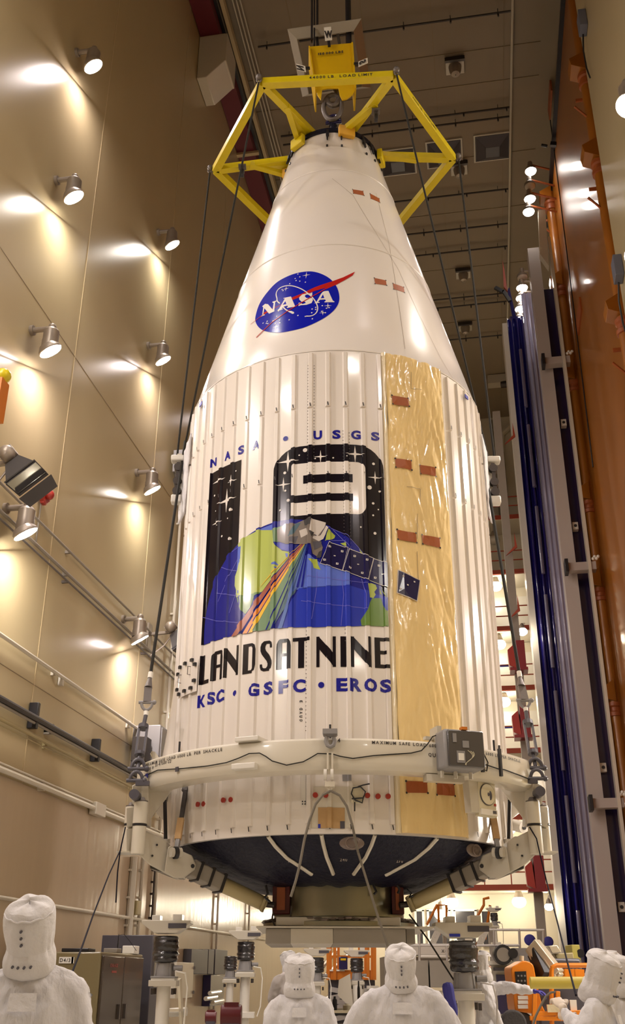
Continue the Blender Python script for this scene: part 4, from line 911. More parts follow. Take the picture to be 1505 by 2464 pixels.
def sign(ch, q, o, ex, ey, h, stem):
    e = empty('direction_sign', wq(*q[0], -.38), 0, f'white sign with black letter {ch} fixed to the hook block', 'sign', None); m = MW(e); m.prism([wq(u, v, -.38) for u, v in q], HD*.01); m.build('plate', 'white_tag', e)
    m = MW(e); oo = wq(*o, -.392); text_on(m, ch, oo, wq(*ex, -.392)-oo, wq(*ey, -.392)-oo, h, 0, wf=.5 if ch == 'W' else .85, off=.05); m.build('letter', 'ink', e, smooth=False); m = MW(e); m.bar(wq(*stem[0], -.36), wq(*stem[1], -.36), .03, .05); m.build('stem', 'black', e)
sign('W', ((780,66),(797,64),(800,96),(783,98)), (782,92), (798,91), (780,70), .19, ((791,96),(793,112)))
sign('N', ((713,153),(735,159),(737,173),(717,168)), (731,160), (733,171), (715,156), .14, ((735,165),(746,164)))
sign('S', ((863,148),(885,139),(886,151),(863,161)), (865,157), (864,149), (883,148), .15, ((852,154),(863,154)))
# hoist ropes and the crane they hang from
for k, (u, r, dy, lb) in enumerate(((751, .02, -.25, 'leftmost of the four dark hoist ropes above the drip pan'), (757, .016, -.1, 'second hoist rope from the left, in the left bundle'), (764, .022, .1, 'third hoist rope from the left, right edge of the left bundle'), (839, .055, 0, 'thick single hoist rope on the right above the drip pan'))):
    p = wq(u, 55, dy); m = MB(); m.cyl((p.x, p.y, 16.75), (p.x, p.y, 26.5), r, n=10); tag(m.build('hoist_rope', 'black'), lb, 'rope', 'hoist ropes')
e = empty('bridge_crane', (-1.9, 12.7, 26.4), 0, 'overhead bridge crane above the frame carrying the hoist ropes', 'crane')
m = MB(); m.box((0, -.9, 1.2), (9.4, .5, .9)); m.build('girder', 'hook_yellow', e); m = MB(); m.box((0, .9, 1.2), (9.4, .5, .9)); m.build('girder', 'hook_yellow', e); m = MB(); m.box((0, 0, .55), (1.6, 2.4, .6)); m.build('trolley', 'gray_box', e)
# ---- slings
def sling(pts, r, lab, grp): m = MB(); m.tube(pts, r, 8); return tag(m.build('sling_cable', 'cable'), lab, 'cable', grp)
def W3(p): q = CW(p.x, p.y); return Vector((fc.x+q.x, fc.y+q.y, p.z))
def corner(k): return W3(az(2.12, AZ[k], ZF-.07))
g = {s: W3(Vector((*[c for c in loc(R(88*s), 8.18, FR+.17)][:2], 8.18))) for s in (-1, 1)}
ng = 'upper sling cables of the yellow frame'
sling([corner(0), g[-1]+Vector((.04, 0, .05))], .016, 'thin sling from the near left frame corner, passing in front of the red beam', ng); sling([corner(5), g[-1]-Vector((.04, 0, -.05))], .016, 'leftmost thin sling dropping from the left corner of the frame', ng)
sling([corner(1), g[1]+Vector((-.04, 0, .05))], .016, 'thin sling from the near right frame corner down the cone side', ng); sling([corner(2), g[1]+Vector((.04, 0, .05))], .016, 'rightmost thin sling dropping from the right corner of the frame', ng)
def lower(sg):
    M = (lambda u: u) if sg < 0 else (lambda u: 1624-u); side = 'left' if sg < 0 else 'right'
    px = {'a': (446, 1062), 'b': (361, 1632), 'c': (357, 1655), 'd': (354, 1690), 'e': (351, 1722), 'f': (346, 1745), 'g': (336, 1818), 'h': (332, 1850), 'i': (327, 1885), 'j': (327, 1915)} if sg < 0 else \
         {'a': (1157, 1062), 'b': (1252, 1630), 'c': (1255, 1652), 'd': (1263, 1685), 'e': (1267, 1712), 'f': (1270, 1735), 'g': (1284, 1815), 'h': (1290, 1848), 'i': (1294, 1880), 'j': (1296, 1908)}
    T = {k: W3(LPt(u, v, -1.62*(v-1062)/850)) for k, (u, v) in px.items()}
    e = empty('sling_assembly', T['j'], A, f'lower wire sling with shackles and turnbuckle, {side} side of the fairing', 'sling', 'lower slings')
    def ob(name, mt, f, **k): m = MW(e); f(m); return m.build(name, mt, e, **k)
    ob('wire_rope', 'cable', lambda m: m.tube([T['a'], T['b']], .021, 8)); ob('tag', 'white_tag', lambda m: m.cyl(T['b']+(T['a']-T['b'])*.02, T['b'], .03, n=10)); ob('socket', 'steel', lambda m: (m.cyl(T['b'], T['c'], .022, .05, n=12), m.bar(T['c'], T['d'], .09, .05)))
    def shk(m, c, r, up=1):
        m.tube([c+CW(r*math.cos(t), 0, up*r*1.4*math.sin(t)) for t in [PI*k/10 for k in range(11)]], r*.28, 8); m.cyl(c+CW(-r*1.5, 0), c+CW(r*1.5, 0), r*.3, n=10); m.sph(c+CW(r*1.3, 0), r*.45, 8, 6)
    ob('shackle', 'gray_box', lambda m: shk(m, T['d'], .065, -1)); ob('tag', 'white_tag', lambda m: m.cyl(T['e']+(T['d']-T['e'])*.3, T['e'], .028, n=10))
    def tb(m):
        f, g_ = T['f'], T['g']; s = CW(.045, 0)
        m.cyl(T['e'], f, .025, n=8)
        for k in (-1, 1): m.bar(f+s*k, g_+s*k, .022, .05)
        m.cyl(f, f+(g_-f)*.12, .06, n=10); m.cyl(g_-(g_-f)*.1, g_, .06, n=10); m.cyl(g_, T['h'], .022, n=8)
    ob('turnbuckle', 'slate', tb); ob('shackle', 'slate', lambda m: shk(m, T['h'], .075, 1)); ob('shackle', 'slate', lambda m: shk(m, T['i']+Vector((0, 0, .03)), .07, 1)); ob('pin', 'slate', lambda m: m.cyl(T['j']-HD*.12, T['j']+HD*.05, .055, n=14)); ob('bracket', 'slate', lambda m: m.bar(T['i'], T['i']+CW(-sg*.15, 0), .05, .05))
lower(-1); lower(1)
# ---- tag lines
def rope(pts, r, mt, lab): m = MB(); m.tube(pts, r, 6); return tag(m.build('tag_line', mt), lab, 'rope', None)
rope([W3(RPt(*p, 2.66)) for p in ((797,1903),(778,1912),(760,1935),(745,1975),(733,2020))]+[atY(*p, 10.1) for p in ((722,2080),(712,2120),(700,2158))], .014, 'rope', 'grey tag line curving down left from the centre clamp')
rope([W3(RPt(*p, 2.66)) for p in ((797,1903),(818,1914),(835,1940),(848,1985))]+[atY(*p, 10.6) for p in ((862,2050),(885,2125),(910,2205),(934,2278))]+[atY(940, 2300, 10.4), atY(945, 2400, 10.2)], .014, 'rope', 'grey tag line falling right from the centre clamp to the person in white')
rope([atY(1275, 1990, 11.15), atY(1292, 2018, 11.1), atY(1298, 2045, 11.1), atY(1316, 2120, 11), atY(1340, 2210, 9.6), atY(1370, 2330, 7.8), atY(1387, 2395, 6.9)], .007, 'blue_line', 'dark tag line from the right arm to the hands of the person at right')
rope([atY(290, 2045, 11.2), atY(262, 2105, 10.4), atY(225, 2200, 9), atY(195, 2285, 7.6), atY(162, 2370, 6.6), atY(150, 2464, 6)], .007, 'blue_line', 'dark tag line slanting down left from the left arm past the cabinet')
rope([atY(302, 1990, 11.2), atY(289, 2050, 11.15), atY(283, 2100, 11.1), atY(279, 2172, 11.1)], .007, 'blue_line', 'short loose end of dark line hanging below the left arm')
rope([atY(985, 2200, 12.2), atY(1030, 2260, 12.2), atY(1095, 2362, 12.2)], .010, 'cable', 'dark line slanting right below the adapter towards the wrapped jack')

m = RB(ring); m.prism([RPt(*p, 2.5) for p in ((362,1815),(366,1808),(374,1810),(384,1824),(378,1842),(372,1836))], (0, -.02, 0)); m.build('lever', 'ring', ring); p = RPt(369, 1815, 2.48); m = RB(ring); m.cyl(p+Vector((0, -.04, 0)), p, .015, n=8); m.build('lever_hole', 'black', ring)
for u, v in ((388, 1878), (1228, 1870)):
    m = RB(ring); m.tube([RPt(u+dx, v+dy, 2.5) for dx, dy in ((0,-14),(-2,-6),(-5,6),(-6,14),(2,18),(5,10),(4,4))], .006, 5); m.build('carabiner', 'alu', ring)
dv = rig('sensor_unit', 2.9, 'small cream sensor unit tied with black straps to the fairing skirt', 'sensor'); m = RB(dv); p = RPt(860, 1913, 2.15); m.box(p, (.12, .06, .17), .12); m.build('case', 'dial', dv, bevel=.008)
m = RB(dv); m.tube([RPt(*q, 2.2) for q in ((847,1922),(875,1920),(880,1905),(868,1893),(850,1896),(846,1910),(855,1925),(872,1932),(876,1915))], .008, 6); m.tube([RPt(862,1893,2.2), RPt(875,1889,2.2), RPt(890,1886,2.2)], .008, 6); m.tube([RPt(854,1930,2.2), RPt(854,1952,2.2)], .008, 6); m.build('tie_strap', 'black', dv)
rl = rig('padded_roll', 2.4, 'white padded roll beside the right arm behind the ring', 'roll'); m = RB(rl); a_, b_ = LPt(1236, 1985, .9), LPt(1262, 1991, .7); m.cyl(a_, b_, .075, n=18); m.build('roll', 'white', rl); m = RB(rl); m.cyl(b_, b_+(b_-a_)*.05, .03, n=12); m.build('core', 'black', rl)
# ================================================================ LEFT WALL FITTINGS
def thing(m, name, mt, lab, cat, group=None, **k): return tag(m.build(name, mt, **k), lab, cat, group)
def wallpipe(u, v, r, mt, lab, off=.09, s0=-4, s1=46, clips=()):
    q = onT(u, v, TL+off); m = MB(); m.cyl((TL+off, s0, q.z), (TL+off, s1, q.z), r, n=10)
    for k in range(int((s1-s0)/4.4)): m.box((TL+off/2, s0+2+4.4*k, q.z), (off*.98, .05, r*2.6))
    thing(m, 'wall_pipe', mt, lab, 'pipe', 'pipes along the left wall'); return q.z
wallpipe(90, 1250, .022, 'pan_gray', 'highest thin conduit on the left wall, ending behind the second floodlight')
wallpipe(90, 1313, .03, 'pan_gray', 'upper of two close brown conduits below the red beacon'); wallpipe(80, 1322, .018, 'steel', 'lower thinner conduit of the close pair below the red beacon', off=.12)
wallpipe(150, 1629, .035, 'ring', 'cream pipe with white clips, first below the lowest lamp row')
zd = wallpipe(150, 1764, .05, 'dark_steel', 'thick dark pipe carried by two black brackets', off=.16); wallpipe(148, 1775, .022, 'pan_gray', 'thin bright conduit just under the thick dark pipe', off=.14)
wallpipe(150, 1806, .035, 'olive', 'olive green pipe just under the dark pipe'); wallpipe(150, 1820, .01, 'olive', 'hair-thin olive tube under the olive pipe', off=.06)
wallpipe(150, 1900, .02, 'ring', 'thin cream conduit, upper of the pair above the bright wall reflection'); wallpipe(150, 1912, .045, 'ring', 'thick cream pipe above the bright wall reflection', off=.12)
wallpipe(200, 2191, .03, 'ring', 'lowest cream pipe behind the head of the left person')
for k, u in enumerate((85, 234)):
    v = (1725, 1808)[k]; q = onT(u, v, TL+.12); thing(MB().box((TL+.09, q.y, q.z+.02), (.16, .09, .42)), 'pipe_bracket', 'black', ('nearer', 'farther')[k]+' black bracket on the thick dark wall pipe', 'bracket', None, bevel=.01)
q = onT(145, 1631, TL+.1)
for k, (u, v) in enumerate(((151, 1640), (312, 1743))): q = onT(u, v, TL+.08); thing(MB().box((TL+.05, q.y, q.z), (.08, .08, .14)), 'pipe_clip', 'white', ('nearer', 'farther')[k]+' white clip under the cream pipe on the left wall', 'clip')
def riser(u, v0, v1, r, mt, lab, off=.08):
    a = onT(u, v0, TL+off); b = onT(u, v1, TL+off); m = MB(); m.cyl((a.x, a.y, a.z), (a.x, a.y, max(b.z, .05)), r, n=10)
    for k in range(5): z = a.z+(max(b.z, .1)-a.z)*(k+.5)/5; m.box((TL+off/2, a.y, z), (off*.98, r*3.4, .04))
    thing(m, 'riser_pipe', mt, lab, 'pipe', 'upright pipes on the left wall')
riser(440, 1160, 2400, .035, 'ring', 'upright cream pipe running down beside the fairing under the grey speaker'); riser(323, 2062, 2400, .075, 'arm', 'thick upright pipe below the left arm'); riser(345, 2062, 2400, .035, 'arm', 'thin upright pipe beside the thick one below the left arm')
riser(374, 2080, 2225, .022, 'dark_steel', 'dark thin upright pipe ending above the wrapped jack'); riser(527, 2125, 2464, .03, 'ring', 'upright conduit behind the left strut'); riser(601, 2170, 2464, .03, 'ring', 'upright conduit just left of the adapter')
q = onT(331, 2185, TL+.1); thing(MB().box((TL+.1, q.y-.1, q.z+.0), (.16, .22, .26)), 'junction_box', 'olive', 'small olive junction box on the upright pipes below the left arm', 'box', bevel=.01)
q = onT(190, 1932, TL+.1); thing(MB().box((TL+.11, q.y+.9, onT(196,1938,TL).z), (.14, .5, .22)), 'junction_box', 'ring', 'cream pipe box on the thick cream pipe above the bright reflection', 'box', bevel=.01)
# grey wall speaker and large grey boxes
q = onT(437, 1122, TL+.25); m = MB(); m.box((TL+.26, q.y, q.z+.06), (.36, .42, .62)); e = empty('wall_speaker', (TL+.26, q.y, q.z-.2), 0, 'grey wall box with tapered foot, left of the fairing above the upright pipe', 'box')
m.M = Matrix.Translation((-(TL+.26), -q.y, -(q.z-.2))); m = MB(); m.M = Matrix.Translation((-(TL+.26), -q.y, -(q.z-.2))); m.box((TL+.26, q.y, q.z+.06), (.36, .42, .62)); m.build('housing', 'gray_box', e, bevel=.02); m = MB(); m.M = Matrix.Translation((-(TL+.26), -q.y, -(q.z-.2))); m.cyl((TL+.26, q.y, q.z-.26), (TL+.26, q.y, q.z-.46), .19, .09, n=16); m.build('foot', 'gray_box', e)
q = onT(362, 1795, TL+.4); e = empty('electrical_enclosure', (TL+.32, q.y+.4, q.z-.5), 0, 'large grey electrical enclosure on the wall behind the left turnbuckle', 'enclosure')
MB().box((0, 0, .5), (.6, .95, .85)).build('case', 'gray_box', e, bevel=.02); MB().box((.31, .0, .5), (.03, .85, .75)).build('door', 'gray_box', e, bevel=.01); MB().box((0, -.72, .35), (.3, .35, .5)).build('side_box', 'dark_steel', e, bevel=.01)
# red beacon
q = onT(112, 1190, TL+.12); e = empty('alarm_beacon', (TL+.04, q.y, q.z), 0, 'small round red alarm beacon on the left wall', 'beacon')
m = MB(); m.cyl((0, 0, 0), (.08, 0, 0), .16, n=12); m.box((.04, 0, 0), (.07, .36, .12)); m.box((.04, 0, 0), (.07, .12, .36)); m.build('body', 'red', e, bevel=.01); MB().sph((.13, .02, 0), (.08, .09, .09)).build('dome', 'red', e); MB().box((.13, .1, 0), (.06, .03, .08)).build('lens', 'frame_yellow', e); MB().cyl((0, 0, -.15), (0, .0, -.9), .015, n=6).build('conduit', 'pan_gray', e)
def flood(u, v, lab, sc_=1.):
    q = onT(u, v, TL+.75); e = empty('floodlight', (q.x, q.y, q.z), 0, lab, 'floodlight', 'dark floodlights on the left wall'); e.scale = (sc_,)*3
    d = Vector((.6, .25, -.75)).normalized(); x = Vector((0, 1, 0)); x = (x-d*x.dot(d)).normalized(); y = d.cross(x); M = Matrix((x, y, d)).transposed()
    m = MB(); f = []; b = []
    for i, j in ((-1,-1),(1,-1),(1,1),(-1,1)): f.append(m._v(M@Vector((.34*i, .27*j, .18)))); b.append(m._v(M@Vector((.14*i, .12*j, -.16))))
    for k in range(4): m._f([f[k], f[(k+1)%4], b[(k+1)%4], b[k]])
    m._f(b); m.build('housing', 'flood', e)
    m = MB(); m.prism([M@Vector((.34*i, .27*j, .13)) for i, j in ((-1,-1),(1,-1),(1,1),(-1,1))], M@Vector((0, 0, .02))); m.build('glass', 'glass', e)
    m = MB(); m.prism([M@Vector(p) for p in ((.36,-.3,.19),(.36,.3,.19),(.5,.26,.34),(.5,-.26,.34))], M@Vector((.01, 0, .01))); m.build('visor', 'flood', e)
    m = MB(); m.cyl(M@Vector((-.05, -.12, -.3)), M@Vector((-.05, .12, -.3)), .11, n=12); m.sph(M@Vector((-.1, 0, -.3)), .13); m.build('ballast', 'lamp_body', e)
    m = MB(); m.bar((-.12, 0, .15), (-.72, 0, .12), .07, .06); m.box((-.71, 0, .05), (.05, .22, .62)); m.tube([(-.2, 0, .05), (-.35, .02, -.15), (-.55, .02, -.3), (-.7, .02, -.4)], .018, 6); m.build('bracket', 'lamp_body', e)
flood(50, 1132, 'dark square floodlight with visor near the left frame edge')
flood(432, 1535, 'dark floodlight peeking out left of the fairing beside the lowest lamp')
q = onT(-12, 950, TL+.9); m = MB(); m.box((q.x, q.y, q.z-.08), (.12, .2, .62)); e = empty('warning_lamp', q, 0, 'orange wall fitting with yellow ball cut by the left frame edge', 'beacon')
m = MB(); m.box((.08, 0, -.1), (.1, .22, .62)); m.build('body', 'orange_paint', e); MB().sph((.08, 0, .3), .11).build('ball', 'frame_yellow', e); MB().box((-.42, 0, -.1), (.92, .05, .06)).build('bracket', 'lamp_body', e)
# ================================================================ RIGHT SIDE: sliding door leaves, seals, curtain, piers
ZD = 24.2; ZO = 27.3; TF = 3.9
def tS(u, v=1000): d = ray(u, v); return d.x/d.y
s_near = 17.5
e = empty('sliding_door', (TF+.15, 21.8, 0), 0, 'tall orange sliding door leaf filling the right side of the hall', 'door')
s_far = TF/tS(1380, 1000); MB().box((0, (s_near+s_far)/2-21.8, ZO/2), (.3, s_far-s_near, ZO)).build('panel', 'orange_vinyl', e, bevel=.01)
m = MB(); m.box((-.1, (s_near+s_far)/2-21.8, ZO+.06), (.35, s_far-s_near, .12)); m.build('top_rail', 'black', e)
def seal_col(s, t, r, v_list, lab, u_of):
    ee = empty('door_seal', (t, s, 0), 0, lab, 'door seal', 'upright orange door seals'); MB().cyl((0, 0, .05), (0, 0, ZO-.2), r, n=20).build('tube', 'orange_vinyl', ee)
    for z in v_list:
        m = MB(); m.lathe([(r*.8, z-.32), (r*1.25, z-.3), (r*1.3, z-.2), (r*1.05, z-.16), (r*1.05, z-.06), (r*1.3, z-.02), (r*1.3, z+.08), (r*.9, z+.1)], n=18); m.build('coupling', 'brown_tape', ee)
        m = MB(); m.prism([(.05, -.2, z+.1), (-.35, -.3, z+.2), (-.38, -.3, z+.42), (.05, -.2, z+.75)], (0, .5, 0)); m.build('wedge_bracket', 'orange_vinyl', ee, bevel=.01)
        m = MB(); m.bar((.05, .1, z-.6), (-.3, .1, z-.6), .05, .08); m.bar((-.02, 0, z-1.4), (-.4, -.2, z-1.1), .04, .04); m.build('stay', 'dark_steel' if False else 'brown_tape', ee)
cs = 28.6; tt = tS(1391, 1000)*cs
def zc(v, s, u=1400): d = ray(u, v); return CZ+d.z/d.y*s
seal_col(cs, tt, .18, [min(zc(v, cs, u), 26.6) for u, v in ((1320,440),(1345,700),(1390,925),(1425,1215),(1445,1425),(1470,1700))], 'upright orange tube seal along the far edge of the orange door', None)
sn = 3.68/tS(1412, 200)
seal_col(sn, 3.68, .15, [zc(v, sn, u) for u, v in ((1400,190),(1430,400),(1480,780))], 'upright orange tube seal along the near edge of the orange door', None)
for v, nm in ((350, 'upper'), (860, 'lower')): z = zc(v, s_far-2.2, 1400); thing(MB().box((TF-.02, s_far-4.5, z), (.06, 1.3, .5)), 'door_plate', 'brown_tape', nm+' of two boxed plates fixed to the orange door', 'plate', 'plates on the orange door')
m = MB(); m.tube([(TF-.03, s_far-4, zc(280, s_far-4)), (TF-.04, s_far-3.8, zc(640, s_far-4)), (TF-.03, s_far-3.3, zc(1100, s_far-4))], .02, 6); thing(m, 'door_cable', 'black', 'dark cable hanging down the orange door', 'cable')
cl = 26.2; pL = onS(1340, 348, cl)
thing(MB().bar((TF, cl, pL.z), (pL.x-.2, cl, pL.z+.05), .12, .16).cyl((TF-.3, cl+.02, pL.z), (pL.x-.5, cl, pL.z+.06), .05), 'door_latch', 'black', 'dark latch arm sticking out left at the top of the orange door', 'latch')
# cream edge, navy panel with sensor boxes
sN = 28.3
def strip(name, u0, u1, s, z1, mt, lab, cat, dep=.3, v=1000, bevel=.0, kind=None):
    t0, t1 = tS(u0, v)*s, tS(u1, v)*s; return thing(MB().box(((t0+t1)/2, s+dep/2, z1/2), (t1-t0, dep, z1)), name, mt, lab, cat, bevel=bevel)
strip('edge_strip', 1372, 1379, 27.4, ZD, 'film_edge' if False else 'ring', 'narrow cream edge strip just left of the orange door', 'strip')
strip('navy_panel', 1343, 1374, sN, ZD-1.5, 'navy', 'dark navy upright panel between the pinkish pier and the cream strip', 'panel')
for k, (u, v) in enumerate(((1357, 1020), (1385, 1268), (1452, 1848), (1496, 2183))):
    p = onS(u, v, sN-.1); e = empty('sensor_box', p, 0, f'small white box with dark hole on the navy panel, {("topmost", "second from top", "third from top", "lowest")[k]} of four', 'sensor box', 'white boxes on the navy panel'); MB().box((0, 0, 0), (.17, .2, .24)).build('case', 'white_tag', e, bevel=.01); m = MB(); m.cyl((0, -.12, 0), (0, -.1, 0), .045, n=14); m.build('hole', 'ink', e)
# piers and cross arms
sP = 27.9
strip('door_pier', 1315, 1345, sP, ZD, 'pier', 'wide pinkish grey upright pier beside the lavender curtain', 'pier', dep=.5)
for k, (u, v) in enumerate(((1310, 866), (1366, 1362), (1425, 1932))):
    p = onS(u, v, sP-.5); e = empty('guide_arm', p, 0, f'pinkish horizontal guide arm with black end pad, {("upper", "middle", "lower")[k]} of three', 'guide arm', 'guide arms on the pier'); MB().box((.42, .2, 0), (.8, .3, .25)).build('arm', 'pier', e, bevel=.01); MB().box((-.02, .1, 0), (.1, .4, .4)).build('pad', 'black', e, bevel=.01)
    m = MB()
    for i in range(4): m.sph((.75+.05*i, .05, .2+.06*(i % 2)), .05, 8, 6)
    m.build('valve', 'white_tag', e)
# translucent lavender curtain and blue strip curtain
sC = 29.6
def curtain(name, u0, u1, mt, lab, amp, nn, z1, s=sC):
    t0, t1 = tS(u0)*s, tS(u1)*s; m = MB(); n = 90; a = []; b = []
    for k in range(n+1):
        f = k/n; x = t0+(t1-t0)*f; y = s+amp*math.sin(f*nn*2*PI)+amp*.5*math.sin(f*nn*5.3); a.append(m._v((x, y, .05))); b.append(m._v((x, y+.0, z1-.0)))
    for k in range(n): m._f([a[k], a[k+1], b[k+1], b[k]])
    o = thing(m, name, mt, lab, 'curtain'); sd = o.modifiers.new('s', 'SOLIDIFY'); sd.thickness = .01; return o
curtain('plastic_curtain', 1285, 1317, 'curtain', 'lavender grey plastic curtain hanging in tight folds', .03, 3, 23.6)
curtain('blue_curtain', 1243, 1284, 'blue_vinyl', 'dark glossy blue curtain with bright streaks', .06, 3, 22.6)
m = MB(); t0 = tS(1268)*sC
for z in range(2, 22, 3): m.cyl((t0, sC-.2, z-1.2), (t0, sC-.2, z+1.1), .055, n=12)
thing(m, 'curtain_pole', 'pole_gray', 'segmented grey pole in front of the blue curtain', 'pole')
wc = strip('white_column', 1230, 1243, sC, 22.4, 'white', 'tall white column at the left edge of the blue curtain', 'column', dep=.8)
MB().bar(onS(1228, 725, sC), onS(1212, 700, sC), .1, .12).bar(onS(1212, 703, sC), onS(1192, 692, sC), .1, .12).build('hook_arm', 'black', wc)
MB().prism([onS(1210,625,sC), onS(1214,645,sC), onS(1222,700,sC), onS(1213,690,sC)], (0, .1, 0)).build('corner_blade', 'rail_red', wc)
MB().prism([onS(1222,700,sC+.1), onS(1226,690,sC+.1), onS(1252,800,sC+.1), onS(1243,812,sC+.1)], (0, .05, 0)).build('curtain_top', 'blue_vinyl', wc)
# white tapering duct piece and lamps at the top
thing(MB().prism([onS(1296,505,27.3), onS(1313,505,27.3), onS(1322,640,27.3), onS(1300,610,27.3)], (0, .3, 0)), 'wrapped_panel', 'ring', 'white tapering wrapped panel below the upper lamp cluster', 'panel')
strip('door_post', 1290, 1312, 28.6, 23, 'pier', 'grey upright post left of the pinkish pier', 'post', dep=.3, v=700)
for k, (u, v, on) in enumerate(((1278,412,1),(1276,448,0),(1276,479,1),(1273,510,1))):
    p = onS(u, v, 27.4); e = empty('door_lamp', p, 0, f'lamp at the top of the orange door, {("topmost", "second", "third", "lowest")[k]} of the upper cluster'+('' if on else ', unlit'), 'lamp', 'upper lamp cluster'); MB().sph((0, 0, 0), (.19, .19, .12), 16, 8).build('lens', 'door_on' if on else 'lamp_off', e); MB().lathe([(.2, 0), (.19, .1), (.1, .2), (.08, .4), (.0, .42)], n=16).build('reflector', 'lamp_body', e); MB().bar((0, 0, .3), (1.0, .5, .3), .05, .05).build('bracket', 'brown_tape', e)
for k, (u, v, on) in enumerate(((1258,668,0),(1257,693,1),(1256,718,1),(1254,744,1),(1252,770,1))):
    p = onS(u, v, 30.6); e = empty('door_lamp', p, 0, f'lamp above the blue curtain, {("topmost", "second", "third", "fourth", "lowest")[k]} of the lower cluster'+('' if on else ', unlit'), 'lamp', 'lower lamp cluster'); MB().sph((0, 0, 0), (.2, .2, .12), 16, 8).build('lens', 'door_on' if on else 'lamp_off', e); MB().lathe([(.21, 0), (.19, .1), (.1, .2), (.08, .4), (.0, .42)], n=16).build('reflector', 'lamp_body', e); MB().bar((0, 0, .3), (.6, .1, .3), .05, .05).build('bracket', 'lamp_body', e)
# red brackets on the grey column, grey column
sG = 28.0
gq0, gq1 = onS(1238, 1300, sG), onS(1298, 2250, sG)
thing(MB().box((tS(1240, 1500)*sG, sG+.3, 9), (.24, .3, 18)), 'grey_column', 'pan_gray', 'grey upright steel column left of the white column', 'column')
for k, (u, v) in enumerate(((1247, 1575), (1258, 1735), (1292, 2100))):
    p = onS(u, v, sG-.2); e = empty('red_clamp', p, 0, f'red steel clamp block on the grey column, {("upper", "middle", "lower")[k]} of three', 'clamp', 'red clamps on the grey column')
    MB().prism([(-.28,0,.15),(-.1,0,.3),(-.05,0,-.4),(-.26,0,-.3)], (0, .5, 0)).build('side', 'red', e); MB().box((.08, .2, 0), (.26, .4, .85)).build('body', 'dark_red', e, bevel=.01); MB().box((.0, .2, -.42), (.5, .5, .08)).build('flange', 'dark_red', e)
for k, (u, v) in enumerate(((1234, 1017), (1238, 1280), (1245, 1430))):
    p = onS(u, v, sG); MB().prism([p, p+Vector((-.02, 0, -.45)), p+Vector((-.3, 0, -.75)), p+Vector((.05, 0, -.5))], (0, .06, 0)).build('red_blade', 'rail_red', wc)
# ================================================================ BACK OF THE HALL: decks with railings
sD = 46.3
for k, v in enumerate((1240, 1372, 1508, 1652, 1803, 1962, 2131)):
    z = onS(1230, v, sD).z; nm = ('top', 'second', 'third', 'fourth', 'fifth', 'sixth', 'lowest')[k]
    e = empty('gallery_deck', (0, sD, z), 0, f'gallery deck with red-brown railing on the back wall, {nm} of seven', 'deck', 'galleries on the back wall')
    MB().box((-.5, 1.0, -.12), (12, 1.9, .16)).build('deck_slab', 'film_edge' if False else 'ring', e, smooth=False); MB().box((-.5, .03, -.06), (12, .06, .22)).build('edge_beam', 'rail_red', e, smooth=False)
    m = MB()
    for zz in (.55, 1.05): m.box((-.5, .02, zz), (12, .04, .05))
    for j in range(11): m.box((-6+1.15*j, .02, .5), (.05, .05, 1.05))
    m.build('railing', 'rail_red', e, smooth=False)
    if k in (3, 4): MB().box((1.3, -.03, .98), (1.5, .02, .06)).build('tape_strip', 'blue_tape', e)
    MB().box((0, 1.95, 1.0), (12, .05, 2.4)).build('back_panel', 'white', e, smooth=False) if k > 1 else None
DZ = [onS(1230, v, sD).z for v in (1240, 1372, 1508, 1652, 1803, 1962, 2131)]
def pend(p, r, on, lab, up=None, br=None):
    e = empty('pendant_lamp', p, 0, lab, 'lamp', 'pendant lamps at the back'); MB().sph((0, 0, 0), (r, r, r*.8), 16, 9).build('globe', 'pendant_on' if on else 'lamp_off', e); MB().lathe([(r*.7, r*.55), (r*.55, r*1.0), (r*.35, r*1.6), (.02, r*1.8)], n=16).build('cap', 'lamp_body', e)
    if up: MB().cyl((0, 0, r*1.7), (0, 0, up-p.z), .03, n=6).build('stem', 'lamp_body', e)
    if br: MB().bar((0, 0, r*1.5), Vector(br)-p, .05, .05).build('stem', 'lamp_body', e)
for k, (u, v, s, lab) in enumerate(((1194, 1411, 46.7, 'bright pendant lamp right of the fairing, highest lit one'), (1203, 1551, 46.7, 'bright pendant lamp right of the fairing, second lit one down'), (1214, 1689, 46.7, 'bright pendant lamp right of the fairing, third lit one down'), (1087, 2172, 46.7, 'bright pendant lamp under the right strut'), (1250, 2170, 46.7, 'bright pendant lamp left of the grey column near the floor'), (1190, 1300, 46.7, 'unlit pendant lamp right of the fairing above the lit ones'), (1225, 1995, 46.7, 'bright lamp seen behind the right arm'))):
    p = onS(u, v, s); up = min(z for z in DZ if z > p.z)-.2; pend(p, .30, k != 5, lab, up=up)
p = onS(1258, 1520, sC-.35); pend(p, .15, 1, 'glowing globe for a lamp reflection on the white column, upper one', br=(p.x+.1, sC+.1, p.z+.4)); p = onS(1322, 2182, sC-.35); pend(p, .12, 1, 'small bright lamp fixed low on the white column', br=(p.x+.05, sC+.1, p.z+.3))  # the first globe glows in place of a lamp's reflection in the column
# unseen rows of the same lamps, added behind the fairing to brighten the back
for i, t in enumerate((-5, -2.2)):
    for j in range(2, 7):
        pend(Vector((t, 46.7, DZ[j]-1.1)), .3, 1, f'added pendant lamp hidden behind the fairing, {("left", "right")[i]} row, {("first", "second", "third", "fourth", "fifth")[j-2]} down', up=DZ[j]-.2)
